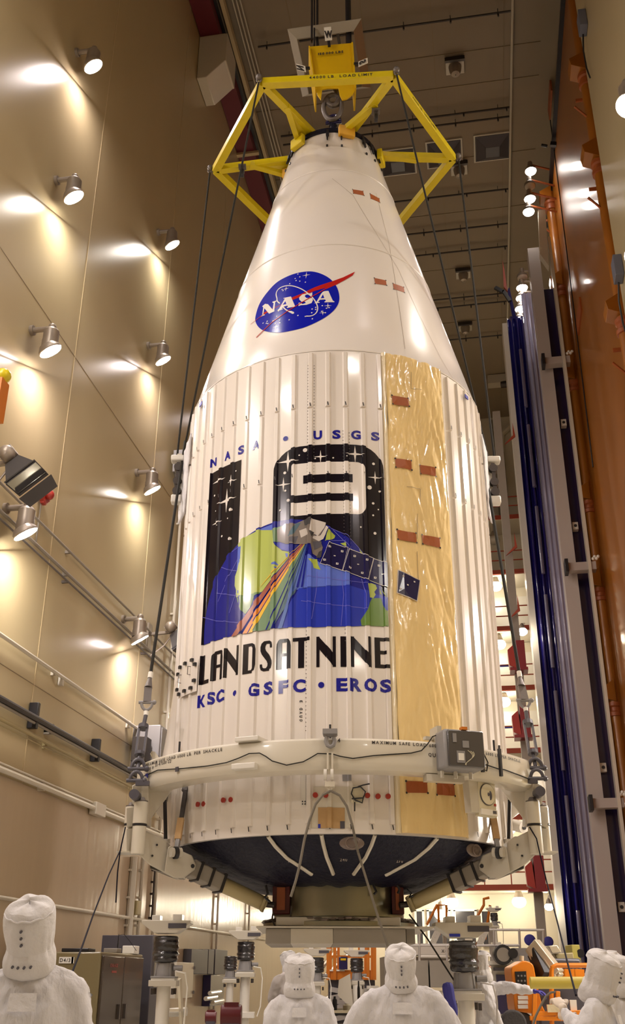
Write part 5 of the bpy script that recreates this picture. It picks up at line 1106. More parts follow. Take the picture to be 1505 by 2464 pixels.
# ducts and conduits on the back wall above the decks
m = MB(); m.tube([onS(1236, 1018, 48.1), onS(1232, 1022, 48.1), onS(1208, 1045, 48.1), onS(1208, 1075, 48.1), onS(1209, 1200, 48.1)], .16, 8); thing(m, 'air_duct', 'ring', 'pale bent air duct on the upper back wall', 'duct')
m = MB(); a, b = onS(1200, 1090, 46.2), onS(1211, 1185, 46.2); m.cyl((a.x, a.y, a.z), (a.x, a.y, b.z), .3, n=16); m.box((a.x, a.y+1.0, (a.z+b.z)/2), (.2, 2.1, .2)); thing(m, 'tank', 'pan_gray', 'grey upright cylinder on the upper back wall', 'tank')
for k in range(6):
    p = onS(1183+4*k, 1010, 48.1); thing(MB().cyl((p.x, 48.15, p.z), (p.x, 48.15, p.z-6.5), .03, n=6), 'wall_conduit', 'pan_gray', 'thin upright conduit in the bundle high on the back wall', 'conduit', 'conduit bundle on the back wall')
p = onZ(1195, 905, ZC); e = empty('ceiling_camera', (p.x, p.y, ZC-.3), 0, 'dark box unit on a bracket under the far ceiling', 'unit'); MB().box((0, 0, .0), (.9, .5, .5)).build('box', 'arm', e); MB().cyl((.2, -.1, -.3), (.7, -.2, -.35), .18, n=14).build('barrel', 'dark_steel', e)

for k, (u, v) in enumerate(((1487, 648), (1402, 55))):
    p = onT(u, v, 3.36); e = empty('junction_box', p, 0, ('blue-grey junction box with dangling lead at the near edge of the orange door', 'dark junction box high at the near edge of the orange door')[k], 'box'); MB().box((0, 0, 0), (.17, .34, .5)).build('case', 'blue_gray', e, bevel=.01); MB().tube([(0, .1, -.25), (-.02, .25, -.6), (0, .3, -1.1), (.02, .2, -1.5)], .02, 6).build('lead', 'black', e)
# ================================================================ ON THE FLOOR
def CA(u, v, y): return atY(u, v, y)
# steel storage cabinet with items on top
zt = 1.80; e = empty('storage_cabinet', (-6.38, 16.0, 0), 0, 'brown and olive steel storage cabinet against the left wall', 'cabinet')
MB().box((0, 0, .9), (1.44, 1.9, 1.8)).build('body', 'cabinet', e, bevel=.02)
for k, y in enumerate((-.46, .46)):
    dr = MB().box((.735, y, .92), (.04, .9, 1.66)).build('door', 'cabinet_dark', e, bevel=.012); MB().box((.77, y+(.32 if k == 0 else -.32), 1.0), (.03, .05, .2)).build('handle', 'steel', dr)
m = MB(); m.box((.2, -.96, 1.69), (.22, .012, .085)); m.box((.30, -.96, 1.69), (.04, .012, .085)); lb = m.build('number_label', 'white_tag', e, smooth=False)
m = MB(); text_on(m, 'D4/3', (.105, -.97, 1.665), (1, 0, 0), (0, 0, 1), .05, .2); m.build('number_text', 'ink', lb, smooth=False)
m = MB(); text_on(m, 'KNAACK', (.758, -.62, 1.60), (0, 1, 0), (0, 0, 1), .05, .15, off=.05); m.box((.757, -.44, 1.54), (.003, .2, .03)); m.build('badge', 'red', e, smooth=False)
MB().box((.72, -.5, .35), (.02, .2, .1)).build('latch', 'black', e); MB().box((.0, -.955, .75), (.2, .02, .1)).build('recessed_handle', 'black', e)
thing(MB().box((-6.15, 15.4, zt+.03), (.42, .3, .05)), 'flat_case', 'black', 'flat black case lying on top of the brown cabinet', 'case', bevel=.01)
thing(MB().box((-5.8, 15.9, zt+.035), (.22, .2, .065)), 'network_box', 'pan_gray', 'small grey box with thin aerial on top of the cabinet', 'box', bevel=.01)
o = thing(MB().box((-5.75, 16.6, zt+.06), (.2, .25, .12)), 'white_carton', 'white_tag', 'small white carton at the back corner of the cabinet top', 'box', bevel=.01)
e = empty('aerial', (-5.72, 15.9, zt+.07), 0, 'thin black aerial with drooping lead on the small grey box', 'aerial'); MB().cyl((0, 0, 0), (0, 0, .2), .012, .004, n=6).build('rod', 'black', e); MB().tube([(0, 0, .18), (.05, .1, .2), (.12, .2, .1), (.2, .3, -.03)], .004, 5).build('lead', 'black', e)
# tall equipment rack behind the cabinet
p = onT(335, 2250, -5.9); e = empty('equipment_rack', (-6.1, p.y+.4, 0), 0, 'dark equipment rack with bright chrome edge behind the cabinet', 'rack'); h = p.z
MB().box((0, 0, h/2), (.9, .8, h)).build('case', 'slate', e, bevel=.01); MB().box((.46, -.1, h*.8), (.02, .3, h*.35)).build('chrome_panel', 'alu', e); MB().box((.47, .1, h*.85), (.02, .1, h*.1)).build('display', 'black', e)
m = MB(); m.tube([Vector((.6+.07*math.cos(t), -.1, h-.42+.13*math.sin(t))) for t in [PI*k/8 for k in range(17)]], .02, 6, closed=False); m.build('hose_loop', 'black', e)
# step ladder like frame between cabinet and first jack
e = empty('folding_steps', (-4.6, 15.2, 0), 0, 'leaning grey folding steps between the cabinet and the nearest left jack', 'steps')
for k in (-.18, .18): MB().bar((k, .3, 0), (k*.7, -.1, 1.45), .04, .07).build('leg', 'alu', e)
for z in (.35, .7, 1.05): MB().box((0, .2-.28*z, z), (.34, .2, .03)).build('tread', 'alu', e)
MB().cyl((-.2, .1, 1.0), (.2, .1, 1.03), .06, n=10).build('paper_roll', 'white_tag', e)
# dark electrical panels on the left wall, wall cabinet
for k, (u0, u1, v0, v1, nm) in enumerate(((462,486,2283,2343,'leftmost of four'),(488,499,2284,2344,'second of four from the left'),(503,514,2284,2344,'third of four from the left'),(519,546,2284,2345,'rightmost of four'))):
    a = onT(u0, v0, TL+.22); b = onT(u1, v1, TL+.22); thing(MB().box((TL+.12, (a.y+b.y)/2, (a.z+b.z)/2), (.2, b.y-a.y, a.z-b.z)), 'breaker_panel', 'slate', f'dark breaker panel on the left wall between the jacks, {nm}', 'panel', 'row of dark breaker panels', bevel=.01)
a = onT(508, 2346, TL+.22); b = onT(538, 2418, TL+.22); thing(MB().box((TL+.12, (a.y+b.y)/2, (a.z+b.z)/2), (.2, b.y-a.y, a.z-b.z)), 'switch_cabinet', 'navy', 'dark switch cabinet under the row of breaker panels', 'cabinet', bevel=.01)
for k, (u, v) in enumerate(((505, 2390), (495, 2403), (512, 2412))): a = onT(u, v, TL+.3); thing(MB().cyl((a.x, a.y, a.z), (a.x+.0, a.y+1.0, a.z+.02), .05, n=10), 'pipe_elbow', 'ring', f'short cream pipe stub under the breaker panels, {("upper", "middle", "lower")[k]} of three', 'pipe', 'pipe stubs')
a = onT(425, 2315, TL+.7); b = onT(462, 2400, TL+.7); e = empty('wall_cabinet', (TL+.36, (a.y+b.y)/2, b.z), 0, 'cream wall cabinet with hinges left of the breaker panels', 'cabinet'); MB().box((0, 0, (a.z-b.z)/2), (.7, b.y-a.y, a.z-b.z)).build('case', 'ring', e, bevel=.01)
for z in (.15, .85): MB().cyl((.37, (b.y-a.y)/2, (a.z-b.z)*z-.03), (.37, (b.y-a.y)/2, (a.z-b.z)*z+.03), .02, n=8).build('hinge', 'steel', e)
# screw jacks wrapped in black plastic
def jack(u, v_wt, y, lab, sc_=1., col_w=.15, full=True):
    p = atY(u, v_wt, y); zt_ = p.z; e = empty('screw_jack', (p.x, p.y, 0), A, lab, 'jack', 'wrapped screw jacks'); s = sc_
    zw = zt_-.28*s; zb = zw-.15*s; zc_ = zb-.10*s
    m = MB(); n = 20; g = []
    for j in range(13):
        z = zt_+(zw-zt_)*j/12; r = s*(.135+.014*math.sin(j*2.6)+(.012 if j in (4, 8) else 0)); g.append([m._v(((r+.012*noise.noise(Vector((k*.9, j*1.3, u)))*1.7)*math.cos(2*PI*k/n), (r+.012*noise.noise(Vector((k*.9, j*1.3, u+9)))*1.7)*math.sin(2*PI*k/n), z)) for k in range(n)])
    for a, b in zip(g, g[1:]):
        for k in range(n): m._f([a[k], b[k], b[(k+1)%n], a[(k+1)%n]])
    m._f(g[0]); m._f(g[-1][::-1]); m.build('plastic_wrap', 'black_bag', e, sub=1)
    m = MB(); m.cyl((0, 0, zw), (0, 0, zb), .10*s, .12*s, n=14); m.box((0, 0, zb+.01), (.27*s, .27*s, .02)); m.cyl((.1*s, -.05, zw-.05*s), (.2*s, -.05, zw-.05*s), .03*s, n=10)
    for k in range(4): m.bar((.11*s*math.cos(k*PI/2+.7), .11*s*math.sin(k*PI/2+.7), zb), (.09*s*math.cos(k*PI/2+.7), .09*s*math.sin(k*PI/2+.7), zw), .02, .04)
    m.build('gearbox', 'gray_box', e, bevel=.004)
    MB().box((0, 0, (zb+zc_)/2), (.30*s, .30*s, .06*s)).build('plate', 'arm', e, bevel=.005); MB().box((0, 0, zb-.025*s), (.26*s, .26*s, .05*s)).build('plate', 'white', e, bevel=.005)
    MB().cyl((0, 0, 0), (0, 0, zc_+.02), col_w/2*s, n=20).build('column', 'white', e); MB().box((0, 0, zc_-.5*s), (.32*s, .32*s, .08*s)).build('collar', 'white', e, bevel=.005); MB().box((0, 0, .02), (.6*s, .6*s, .04)).build('base', 'arm', e)
    m = MB()
    for i in (-1, 1):
        for j in (-1, 1): m.cyl((.11*s*i, .11*s*j, zc_), (.11*s*i, .11*s*j, zc_-.06*s), .016*s, n=8)
    m.build('bolt', 'dark_steel', e)
    if full:
        z0 = zt_+.02
        m = MB(); m.prism([(-.27*s, -.16*s, z0+.13*s), (.27*s, -.16*s, z0+.13*s), (.27*s, -.16*s, z0+.10*s), (.12*s, -.16*s, z0), (-.12*s, -.16*s, z0), (-.27*s, -.16*s, z0+.10*s)], (0, .3*s, 0)); m.build('cradle', 'arm', e, bevel=.005)
        MB().box((.13*s, -.165*s, z0+.075*s), (.2*s, .01, .05*s)).build('recess', 'slate', e); MB().box((-.12*s, 0, z0+.155*s), (.09*s, .2*s, .06*s)).build('block', 'white', e, bevel=.004); MB().box((.12*s, 0, z0+.16*s), (.10*s, .2*s, .07*s)).build('block', 'white', e, bevel=.004)
    MB().tube([(.13*s, -.1, zw-.08*s), (.24*s, -.12, zw-.1*s), (.27*s, -.1, zb-.1), (.25*s, -.1, zc_-.4), (.2*s, -.1, zc_-.52*s)], .010, 6).build('lead', 'rail_gray' if u > 1000 else 'white_tag', e)
    return e
jack(402, 2251, 12.6, 'cream screw jack wrapped in black plastic beside the brown cabinet', 1.05)
jack(593, 2265, 17.8, 'cream screw jack wrapped in black plastic at the left end of the adapter frame', 1.05)
o = jack(1114, 2262, 12.2, 'large screw jack wrapped in black plastic in front of the white-suited person on the right', 1.2); p = o.matrix_basis
m = MW(o); m.box(atY(1095, 2250.5, 12.0), (.12, .01, .03), A); m.build('blue_tape', 'blue_tape', o)
jack(764, 2303, 22.5, 'small wrapped jack right behind the hood of the middle left person', 1.05); jack(859, 2305, 23, 'wrapped jack on a wide column with a triangular gusset in front of the orange lift', 1.0, col_w=.3)
jack(1189, 2196, 31, 'distant small jack on the white platform under the right strut', .8); jack(556, 2300, 20.5, 'wrapped jack half hidden behind the dark panels, left of the second jack', .9, full=False)
p = atY(833, 2420, 22.8); thing(MB().prism([atY(816,2358,22.8), atY(843,2358-15,22.8), atY(850,2420,22.8), atY(845,2425,22.8), atY(813,2395,22.8)], HD*.05), 'gusset_plate', 'arm', 'pale triangular steel gusset beside the wide jack column', 'plate')
# blue cloth, maroon motor beside jacks
m = MB(); m.tube([atY(1076, 2362, 11.9), atY(1079, 2380, 11.9), atY(1083, 2405, 11.9), atY(1092, 2430, 11.9), atY(1097, 2450, 11.9)], [.06, .07, .06, .055, .03], 10); thing(m, 'blue_cover', 'chair_blue', 'deep blue cloth cover hanging left of the large right jack', 'cover', sub=1)
for k, (u, v, y, r) in enumerate(((557, 2445, 15, .14), (508, 2448, 18, .09))): p = atY(u, v, y); e = empty('hoist_motor', (p.x, p.y, 0), A, f'dark maroon motor on the floor by the second jack, {("larger", "smaller")[k]} one', 'motor', 'maroon motors'); MB().cyl((-r, 0, p.z), (r, 0, p.z), r, n=20).build('drum', 'maroon', e, bevel=.01); MB().box((0, 0, p.z/2), (r*1.6, r*1.6, p.z)).build('stand', 'slate', e); MB().box((0, 0, p.z+r), (r*1.4, r, r*.4)).build('cap', 'maroon', e)
# ---- orange scissor lift far behind
Y = 24
def bx(name, u0, v0, u1, v1, y, dep, mt, e, **k):
    a, b = atY(u0, v0, y), atY(u1, v1, y); m = MW(e); c = (a+b)/2+HD*dep/2; w_ = abs(CW(1, 0).dot(b-a)); m.box((c.x, c.y, (a.z+b.z)/2), (w_, dep, abs(a.z-b.z)), A); return m.build(name, mt, e, **k)
e = empty('scissor_lift', atY(845, 2464, Y)*1, A, 'orange scissor lift with tall cage behind the jacks', 'lift'); e.location.z = 0
bx('platform', 788, 2334, 906, 2358, Y, 1.6, 'orange_paint', e); bx('toe_board', 792, 2333, 830, 2337, Y-.03, .03, 'white_tag', e)
m = MW(e)
for u in (790, 806, 866, 886, 902): m.bar(atY(u, 2358, Y), atY(u, 2270, Y), .07, .07)
for v in (2272, 2302): m.bar(atY(789, v, Y), atY(904, v, Y), .05, .05)
for u in (796, 815, 880, 896): m.bar(atY(u, 2350, Y+1.5), atY(u, 2268, Y+1.5), .06, .06)
m.build('cage', 'orange_paint', e, smooth=False)
bx('control_box', 816, 2302, 837, 2333, Y-.1, .12, 'navy', e, bevel=.01); bx('label', 820, 2306, 833, 2311, Y-.12, .02, 'hook_yellow', e); bx('base', 792, 2358, 905, 2464, Y+.1, 1.4, 'slate', e)
for k in range(3): bx('step', 884, 2372+22*k, 912, 2380+22*k, Y-.2, .3, 'white_tag', e)
m = MW(e)
for k in range(3): m.bar(atY(795, 2380+26*k, Y), atY(900, 2402+26*k, Y), .05, .1); m.bar(atY(795, 2402+26*k, Y), atY(900, 2380+26*k, Y), .05, .1)
m.build('scissor_arm', 'rail_gray', e, smooth=False)
# diagonal shiny rails behind
for k, (a, b) in enumerate((((760,2345),(815,2283)), ((770,2360),(845,2292)), ((775,2415),(860,2330)))): thing(MB().cyl(atY(*a, 26), atY(*b, 26), .05, n=8), 'stair_rail', 'alu', f'shiny diagonal handrail behind the small wrapped jack, {("upper", "middle", "lower")[k]}', 'rail', 'diagonal rails')
# work table with tools, in front
e = empty('work_cart', (atY(870, 2464, 14).x, atY(870, 2464, 14).y, 0), A, 'dark work cart with silver edge rail between the two middle people', 'cart'); zc_ = atY(870, 2432, 14).z
m = MW(e); q = e.location; m.box((q.x, q.y, zc_-.02), (1.15, .8, .04), A); m.build('top', 'black', e); m = MW(e); m.box((q.x, q.y, zc_-.5), (1.05, .7, .12), A); m.build('shelf', 'slate', e)
m = MB()
m.box((0, -.4, zc_), (1.17, .02, .03)); m.box((0, .4, zc_), (1.17, .02, .03)); m.box((-.58, 0, zc_), (.02, .8, .03)); m.box((.58, 0, zc_), (.02, .8, .03)); m.build('edge_rail', 'alu', e)
for i in (-.55, .55):
    for j in (-.36, .36): MB().cyl((i, j, 0), (i, j, zc_), .02, n=8).build('leg', 'alu', e)
m = MB(); m.tube([(.0, -.3, zc_), (.0, -.3, zc_+.13), (.04, -.3, zc_+.16), (.5, -.3, zc_+.16), (.54, -.3, zc_+.13), (.54, -.3, zc_)], .012, 6); m.build('hoop_rail', 'alu', e)
for k, (dx, dy, r, h, mt, lab) in enumerate(((-.45, .0, .03, .12, 'white_tag', 'white bottle on the dark work cart'), (-.33, .1, .03, .16, 'black', 'black spray can on the dark work cart'), (-.18, .0, .05, .08, 'dial', 'cream tub on the dark work cart'), (-.02, .15, .018, .34, 'black', 'tall black rod standing on the dark work cart'), (.1, .1, .02, .07, 'alu', 'small metal pot on the dark work cart'))):
    q2 = e.location+CW(dx, dy, zc_); thing(MB().lathe([(r, 0), (r, h*.75), (r*.6, h*.85), (r*.5, h), (.001, h)], q2, n=14), ('bottle', 'spray_can', 'tub', 'rod', 'pot')[k], mt, lab, ('bottle', 'can', 'tub', 'rod', 'pot')[k])
# ---- brown crate, white platform with railing, X-PORT container
e = empty('shipping_crate', atY(1040, 2400, 22)*1, A, 'large brown two-panel crate between the middle people and the right jack', 'crate'); e.location.z = 0
bx('panel', 984, 2311, 1033, 2376, 22, 2, 'pan_gray', e); bx('panel', 1034, 2311, 1100, 2376, 22, 2, 'pan_gray', e); bx('yellow_foot', 984, 2376, 1100, 2384, 22, 2, 'film_edge', e); bx('base', 984, 2384, 1100, 2464, 22.05, 1.9, 'white', e)
e = empty('white_container', atY(1050, 2290, 27)*1, A, 'long white container with black lettering behind the brown crate', 'container'); e.location.z = 0
bx('body', 940, 2270, 1130, 2299, 27, 2, 'white', e, bevel=.02); bx('lower_body', 925, 2302, 1130, 2464, 27.2, 1.8, 'pan_gray', e)
m = MW(e)
for s, u, v, h in (('STV 1', 956, 2281, .07), ('X-PORT', 1063, 2292, .07)): o_ = atY(u, v, 26.98); text_on(m, s, o_, CW(1, 0), (0, 0, 1), h, .15)
m.build('lettering', 'ink', e, smooth=False)
bx('pipe_roll', 1010, 2298, 1080, 2306, 26.7, .15, 'white_tag', e, bevel=.05)
e = empty('work_platform', atY(1230, 2400, 20)*1, A, 'white work platform with tube railing on the right', 'platform'); e.location.z = 0
bx('deck', 1140, 2312, 1330, 2322, 20, 2.5, 'white', e); bx('body', 1150, 2322, 1320, 2464, 20.2, 2.2, 'white', e); bx('dark_bay', 1195, 2345, 1240, 2440, 20.15, .1, 'navy', e); bx('rack_shelf', 1192, 2328, 1235, 2336, 20.0, .2, 'slate', e)
m = MW(e)
for a, b in (((985,2236),(1310,2238)), ((985,2275),(1250,2275)), ((1010,2234),(1010,2312)), ((1075,2275),(1077,2312)), ((1189,2236),(1190,2275)), ((1250,2235),(1253,2312)), ((1308,2237),(1308,2270))): m.cyl(atY(*a, 20), atY(*b, 20), .022, n=8)
m.build('railing', 'rail_gray', e)
p = atY(1212, 2297, 19.8); e2 = empty('cable_reel', p, A, 'black cable reel with pale disc on the white platform', 'reel'); MB().cyl((0, 0, 0), (0, .2, 0), .17, n=24).build('drum', 'black', e2, bevel=.01); MB().cyl((0, -.01, 0), (0, 0, 0), .12, n=24).build('disc', 'pan_gray', e2); MB().cyl((.17, -.08, .02), (.17, .1, .02), .085, n=16).build('motor', 'black', e2); MB().box((.32, .05, 0), (.3, .2, .22)).build('box', 'gray_box', e2); e2.location.z = p.z
for k, (u0, v0, u1, v1, lab) in enumerate(((1128,2216,1148,2234,'white box with small display on the right jack cradle rail'), (1100, 2288, 1120, 2308, 'small grey box behind the right jack'))):
    e3 = empty('control_unit', atY((u0+u1)/2, v1, 19.5), A, lab, 'box'); bx('case', u0, v0, u1, v1, 19.5, .2, ('white', 'gray_box')[k], e3, bevel=.01); bx('post', (u0+u1)/2-2, v1, (u0+u1)/2+2, 2600, 19.55, .06, 'arm', e3)
# ladders with orange rails
for k, L in enumerate((((1028,2225),(1052,2178),(1075,2178),(1075,2250),(1055,2178),(1058,2250)), ((1142,2218),(1165,2178),(1165,2163),(1178,2160),(1180,2178),(1168,2260)))):
    e = empty('access_stair', atY(L[0][0]+20, 2300, 33)*1, A, f'pale access stair with orange handrails in front of the dark windows, {("left", "right")[k]} one', 'stair', 'access stairs'); e.location.z = 0
    m = MW(e); w_ = .045; m.tube([atY(*p, 33) for p in L[:4]], w_, 6); m.tube([atY(L[4][0], L[4][1], 33.5), atY(L[5][0], L[5][1], 33.5)], w_, 6); m.build('handrail', 'orange_paint', e)
    m = MW(e); u0 = L[0][0]; 
    m.bar(atY(u0+6, 2275, 33), atY(u0+30, 2222, 33), .05, .08); m.bar(atY(u0+16, 2275, 33), atY(u0+40, 2222, 33), .05, .08)
    for i in range(6): m.bar(atY(u0+8+4*i, 2270-9*i, 33), atY(u0+20+4*i, 2270-9*i, 33), .04, .1)
    m.build('steps', 'white', e, smooth=False); bx('landing', u0+28, 2222, u0+50, 2225, 33, 1, 'white', e); bx('leg', u0+46, 2225, u0+49, 2464, 33.6, .1, 'rail_gray', e)
# low back wall: dark window panes in white frames, office chairs
for k, (u0, u1) in enumerate(((1000, 1022), (1030, 1086), (1094, 1150), (1157, 1186))):
    a, b = onS(u0, 2190, SB-.1), onS(u1, 2275, SB-.1); e = empty(f'window_{k+1}', ((a.x+b.x)/2, SB-.06, (a.z+b.z)/2), 0); e['kind'] = 'structure'; w_, h_ = b.x-a.x, a.z-b.z
    MB().box((0, 0, 0), (w_, .06, h_)).build('pane', 'window_dark', e); MB().box((0, -.04, h_/2), (w_+.1, .06, .1)).box((0, -.04, -h_/2), (w_+.1, .06, .1)).box((-w_/2, -.04, 0), (.1, .06, h_)).box((w_/2, -.04, 0), (.1, .06, h_)).build('window_frame', 'white', e, smooth=False)
for k, (u, v) in enumerate(((1276, 2262), (1321, 2266))):
    p = atY(u, v, 24+k*2); e = empty('office_chair', (p.x, p.y, 0), A, f'deep blue chair back above the platform, {("left", "right")[k]} one', 'chair', 'blue chairs'); m = MB(); m.sph((0, 0, p.z), (.13-.01*k, .035, .12), 16, 10); m.build('backrest', 'chair_blue', e); MB().box((0, -.25, p.z-.45), (.42, .42, .07)).build('seat', 'chair_blue', e, bevel=.03); MB().bar((0, .02, p.z-.45), (0, .02, p.z), .05, .03).build('back_post', 'black', e); MB().cyl((0, -.2, .06), (0, -.2, p.z-.47), .03).build('column', 'black', e)
    m = MB()
    for j in range(5): t = 2*PI*j/5; m.bar((0, -.2, .1), (.28*math.cos(t), -.2+.28*math.sin(t), .05), .04, .04)
    m.build('foot', 'black', e)
# ---- orange boom lift, gold-toned arms, yellow box
Y = 13.5
e = empty('boom_lift', atY(1290, 2464, Y)*1, A, 'orange boom lift with rounded body and silver arm on the right', 'lift'); e.location.z = 0
L = [atY(*p, Y) for p in smooth([(1246,2320),(1258,2313),(1270,2313),(1284,2322),(1290,2350),(1298,2385),(1306,2420),(1312,2436),(1290,2440),(1250,2434),(1240,2428),(1235,2370),(1231,2335),(1235,2326)], 3)]
m = MW(e); m.prism(L, HD*.5); m.build('body', 'lift_orange', e, bevel=.03)
m = MW(e); m.prism([atY(u, v, Y-.02) for u, v in ((1240,2338),(1267,2337),(1271,2390),(1245,2390))], HD*.03); cp = m.build('control_panel', 'black', e)
m = MW(e)
for i in range(3):
    for j in range(3): m.cyl(atY(1248+8*i, 2348+12*j, Y-.02), atY(1248+8*i, 2348+12*j, Y-.04), .012, n=8)
m.build('knob', 'gray_box', cp); m = MW(e); m.cyl(atY(1252, 2381, Y-.02), atY(1252, 2381, Y-.06), .022, n=12); m.build('stop_button', 'red', cp)
for k in range(3): m = MW(e); m.prism([atY(u, v+11*k, Y-.02) for u, v in ((1247,2396),(1271,2396),(1272,2405),(1248,2405))], HD*.03); m.build('warning_label', 'white_tag', e)
m = MW(e); m.cyl(atY(1256, 2312, Y+.1), atY(1256, 2300, Y+.1), .03, n=10); m.build('beacon', 'dial', e)
for a, b, w_, mt in (((1283,2272),(1342,2348),.14,'alu'), ((1278,2276),(1330,2360),.07,'alu'), ((1300,2305),(1345,2358),.09,'alu'), ((1284,2290),(1312,2352),.10,'black')):
    m = MW(e); m.bar(atY(*a, Y+.3), atY(*b, Y+.1), w_, .18); m.build('boom_arm', mt, e, bevel=.01)
m = MW(e); m.prism([atY(u, v, Y+.5) for u, v in ((1320,2276),(1342,2274),(1352,2290),(1350,2293),(1330,2295))], HD*.3); m.build('arm_cover', 'alu', e, bevel=.01); m = MW(e); m.prism([atY(u, v, Y+.6) for u, v in ((1335,2295),(1380,2292),(1385,2325),(1350,2330))], HD*.3); m.build('arm_cover', 'olive', e, bevel=.01)
m = MW(e); m.tube([atY(*p, Y-.1) for p in ((1329,2464),(1328,2340),(1330,2328),(1340,2323),(1420,2323))], .028, 8); m.build('guard_rail', 'lift_orange', e)
for a, b in (((1285,2464),(1288,2380)), ((1275,2450),(1420,2452)), ((1343,2452),(1343,2385)), ((1290,2440),(1400,2436))): m = MW(e); m.bar(atY(*a, Y-.12), atY(*b, Y-.12), .05, .05); m.build('chassis_bar', 'lift_orange', e, bevel=.005)
for k in range(6): m = MW(e); m.bar(atY(1352+9*k, 2332, Y+.2), atY(1352+9*k, 2350, Y+.2), .025, .1); m.build('grille_bar', 'lift_orange', e)
m = MW(e); m.prism([atY(u, v, Y-.16) for u, v in ((1317,2417),(1345,2417),(1348,2436),(1319,2436))], HD*.03); m.build('warning_label', 'film_edge', e)
m = MW(e); m.prism([atY(u, v, Y-.1) for u, v in ((1372,2406),(1388,2406),(1392,2458),(1378,2458))], HD*.03); m.build('warning_label', 'white_tag', e); m = MW(e); m.box(atY(1345, 2400, Y+.5), (.6, .3, .9), A); m.build('hull', 'slate', e, bevel=.03)
for k, (u, v) in enumerate(((1238, 2450), (1258, 2454))):
    p = atY(u, v, Y-.2+.25*k); m = MW(e); c = Vector((p.x, p.y, .13)); zz = p.z; m.cyl(Vector((p.x, p.y, zz-.06)), Vector((p.x, p.y, zz-.06))+HD*.16, .15, n=22); m.build('tire', 'tire', e, bevel=.02)
e = empty('yellow_box', atY(1396, 2340, 15)*1, A, 'olive yellow upright box with round dark hole behind the right people', 'box'); e.location.z = 0
bx('case', 1376, 2273, 1415, 2464, 15, .4, 'frame_yellow' if False else 'film', e) if False else bx('case', 1376, 2273, 1415, 2464, 15, .4, 'olive_yellow', e, bevel=.01); m = MW(e); m.cyl(atY(1398, 2294, 14.99), atY(1398, 2294, 15.02), .055, n=20); m.build('hole', 'black', e)
# yellow padded pipe held across, hose
e = thing(MB().cyl(atY(1277, 2365, 10.2), atY(1600, 2364, 10.2), .052, n=18), 'yellow_pipe', 'yellow_pipe', 'long yellow padded pipe held level in front of the orange lift', 'pipe')
thing(MB().tube([atY(*p, 7.3) for p in ((1338,2387),(1326,2388),(1315,2397),(1302,2420),(1290,2445),(1276,2490))], .008, 6), 'air_hose', 'rope', 'thin pale hose arching from the hand of the right person to the floor', 'hose')
# ================================================================ PEOPLE IN CLEAN-ROOM SUITS
def remesh(m, name, mt, parent, vox, it=6):
    o = m.build(name, mt, parent); r = o.modifiers.new('r', 'REMESH'); r.mode = 'VOXEL'; r.voxel_size = vox; r.use_smooth_shade = True; s = o.modifiers.new('s', 'SMOOTH'); s.iterations = it; s.factor = .6
    dg = bpy.context.evaluated_depsgraph_get(); me = bpy.data.meshes.new_from_object(o.evaluated_get(dg)); o.modifiers.clear(); o.data = me
    bm = bmesh.new(); bm.from_mesh(me); bm.verts.ensure_lookup_table(); seen = set(); best = []
    for v0 in bm.verts:
        if v0.index in seen: continue
        st = [v0]; comp = []; seen.add(v0.index)
        while st:
            q = st.pop(); comp.append(q)
            for ed in q.link_edges:
                w2 = ed.other_vert(q)
                if w2.index not in seen: seen.add(w2.index); st.append(w2)
        if len(comp) > len(best): best = comp
    keep = set(best); bmesh.ops.delete(bm, geom=[v for v in bm.verts if v not in keep], context='VERTS'); bm.to_mesh(me); bm.free(); return o
def limb(m, pts, rs):
    m.tube(pts, rs, 14)
    for p, r in zip(pts, rs): m.sph(p, r*.98, 12, 8)
def hand(e, w_, d, side, mt, curl=.5, up=Vector((0, 0, 1))):
    d = Vector(d).normalized(); n_ = (up-d*up.dot(d)).normalized(); sd = d.cross(n_)*side; m = MB()
    m.sph(w_, (.03, .03, .03), 10, 6); M = Matrix((sd, d, n_)).transposed(); m.sph(w_+d*.055, (.042, .055, .02), 12, 8, M)
    for k in range(4):
        b = w_+d*.095+sd*(.028-.019*k); L = (.075, .085, .08, .062)[k]; p = [b]; a = 0
        for j in range(3): a += curl*.75; p.append(p[-1]+(d*math.cos(a)-n_*math.sin(a))*L*(.42, .32, .26)[j])
        m.tube(p, [.0105, .010, .009, .0075], 8); m.sph(p[-1], .0078, 8, 6); m.sph(p[0], .011, 8, 6)
    b = w_+d*.03+sd*.035; p = [b, b+sd*.025+d*.03, b+sd*.028+d*.055-n_*.02*curl, b+sd*.02+d*.078-n_*.04*curl]; m.tube(p, [.014, .0125, .011, .009], 8); m.sph(p[-1], .0092, 8, 6)
    return remesh(m, 'hand' if mt == 'skin' else 'glove', mt, e, .0055, 2)
